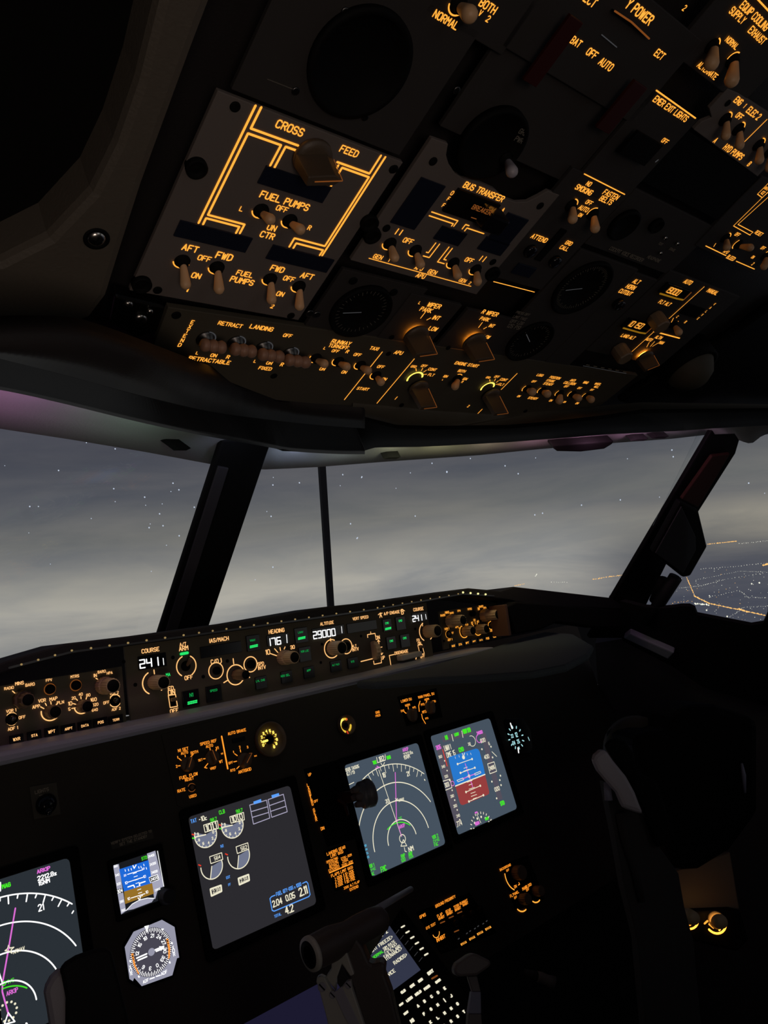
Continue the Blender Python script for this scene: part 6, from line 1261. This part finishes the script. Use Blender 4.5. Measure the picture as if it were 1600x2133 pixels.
yk([(200, 240), (240, 200), (290, 188), (340, 200), (400, 290), (415, 370), (450, 430), (560, 480), (700, 900), (560, 940), (490, 740), (440, 620), (360, 460), (290, 370)], .008, .012, 'black', 'grip', .005)
yk([(198, 480), (215, 500), (300, 620), (330, 668), (470, 715), (570, 930), (700, 1110), (740, 1340), (800, 1560), (860, 2200), (480, 2200), (420, 1560), (330, 1200), (270, 860), (225, 640)], -.008, .02, 'wall_dark', 'column', .008)
P1_ = PY; MB().tube([iv @ PY.hit(*px(x, y), -.004) for x, y in ((300, 700), (340, 880), (400, 1080), (450, 1300))], [.006, .006, .005, .004], 'panel_dark').build('cable', Y0)
MB().tube([iv @ PY.hit(*px(x, y), .0) for x, y in ((210, 490), (222, 610))], [.004, .005], 'flap_stem').build('trim_sleeve', Y0)
SP_ = Plane((-.6, -.8, .1), 1.02)
S0 = thing(planepoly(SP_, f((390, 190), (500, 150), (640, 150), (660, 40), (760, -40), (960, -40), (1250, 60), (1250, 700), (1060, 960), (850, 1090), (690, 1100), (560, 760), (440, 430)), -.12, 0, 'black', 'crew_seat', None, .02), 'black bulky seat shape behind the yoke at the right', 'seat')
me_ = MB().tube([SP_.hit(*px(x, y), .004) for x, y in ((1128, 360), (1142, 440), (1150, 560))], [.0015, .0028, .0015], 'flap_stem').build('metal_edge'); me_.parent = S0; me_.matrix_parent_inverse = S0.matrix_world.inverted()
Q0 = Panel(Plane((-.75, -.65, .1), 1.16), 'oxygen_fitting', 'dull olive round housing just above the yoke grip', 'fitting', 460, 300)
MB().lathe([(.05, -.05), (.052, -.01), (.045, .004), (.03, .010), (.001, .012)], (0, 0), 30, 'panel_olive').build('housing', Q0.root); MB().box((.012, .0, .012), (.016, .026, .008), 'panel_grey').build('latch', Q0.root, bevel=.001); Q0.done()
# side console with orange lit knobs
C0 = Panel(Plane((-.62, -.72, .31), 1.20), 'side_console', 'side console box with two knobs ringed in bright orange, lower right', 'console', 930, 1300)
C0.plate([(640, 1100), (1050, 960), (1115, 1355), (720, 1370)], 'knob_brown', .02, 0, 'back_plate', .002)
C0.plate([(700, 1368), (1115, 1352), (1180, 1560), (1100, 1640), (760, 1560)], 'black', .04, .035, 'knob_shelf', .003)
for x, y, s in ((765, 1400, 1), (950, 1425, 1.1)):
    b = C0.L(x, y, .036); MB().lathe([(.010 * s, .036), (.010 * s, .04), (.0085, .056), (.001, .056)], (b.x, b.y), 24, 'knob_tan').build('rotary_knob', C0.root)
C0.h = .0385; C0.ring(950, 1440, 0, .0028, 'amber_hot', 200, 330, rm=.0135, h=.040); C0.line([(985, 1475), (975, 1495)], .0024, 'amber_hot', h=.040); C0.line([(875, 1450), (895, 1432)], .0024, 'amber', h=.040); C0.line([(925, 1440), (905, 1455), (935, 1480)], .0018, 'amber', h=.040); C0.ring(765, 1412, 0, .0026, 'amber_hot', 230, 330, rm=.0130, h=.040); C0.line([(790, 1445), (775, 1462)], .002, 'amber', h=.040)
C0.done(); lp = C0.p.hit(*px(930, 1390), .05)
area('console_lamp', lp, C0.p.hit(*px(880, 1230), 0), .02, .0035, (1.0, .50, .12))
# captain's yoke horn, lower left
crop(0, 1740, 3.8095)
YK = empty('control_yoke', Matrix.Translation(at_d(*px(560, 1480), .62)), 'rounded grey and black yoke horn at the bottom left corner', 'yoke'); iv = YK.matrix_world.inverted()
PY = Plane((-.2, -.97, .15), 1.0); PY = Plane(PY.n, -(at_d(*px(500, 1200), .66) - EYE).dot(PY.n))
def yq(pts, off, th, mat, name, bevel):
    q = [PY.hit(*px(x, y), off) for x, y in pts]; m = MB(); n = len(q); c = [iv @ v for v in q] + [iv @ (v - PY.n * th) for v in q]
    m.add(c, [list(range(n)), list(range(n, 2 * n))[::-1]] + [[i, n + i, n + (i + 1) % n, (i + 1) % n] for i in range(n)], mat); return m.build(name, YK, bevel=bevel)
yq([(350, 1260), (362, 1200), (400, 1130), (455, 1075), (500, 1055), (545, 1130), (560, 1300), (570, 1700), (420, 1700), (375, 1400)], .0, .012, 'yoke_grey', 'horn', .006)
yq([(470, 1070), (520, 1010), (600, 960), (660, 938), (760, 905), (850, 890), (890, 930), (920, 1040), (960, 1200), (1010, 1400), (1060, 1700), (520, 1700), (525, 1300), (490, 1120)], .008, .007, 'rubber', 'grip', .003)
thing(MB().tube([at_d(*px(1000, 1560), .98), at_d(*px(1280, 1430), .98), at_d(*px(1640, 1270), .98)], .012, 'lip_grey').build('tray_edge'), 'faint greenish grey rail under the compass gauge', 'rail')
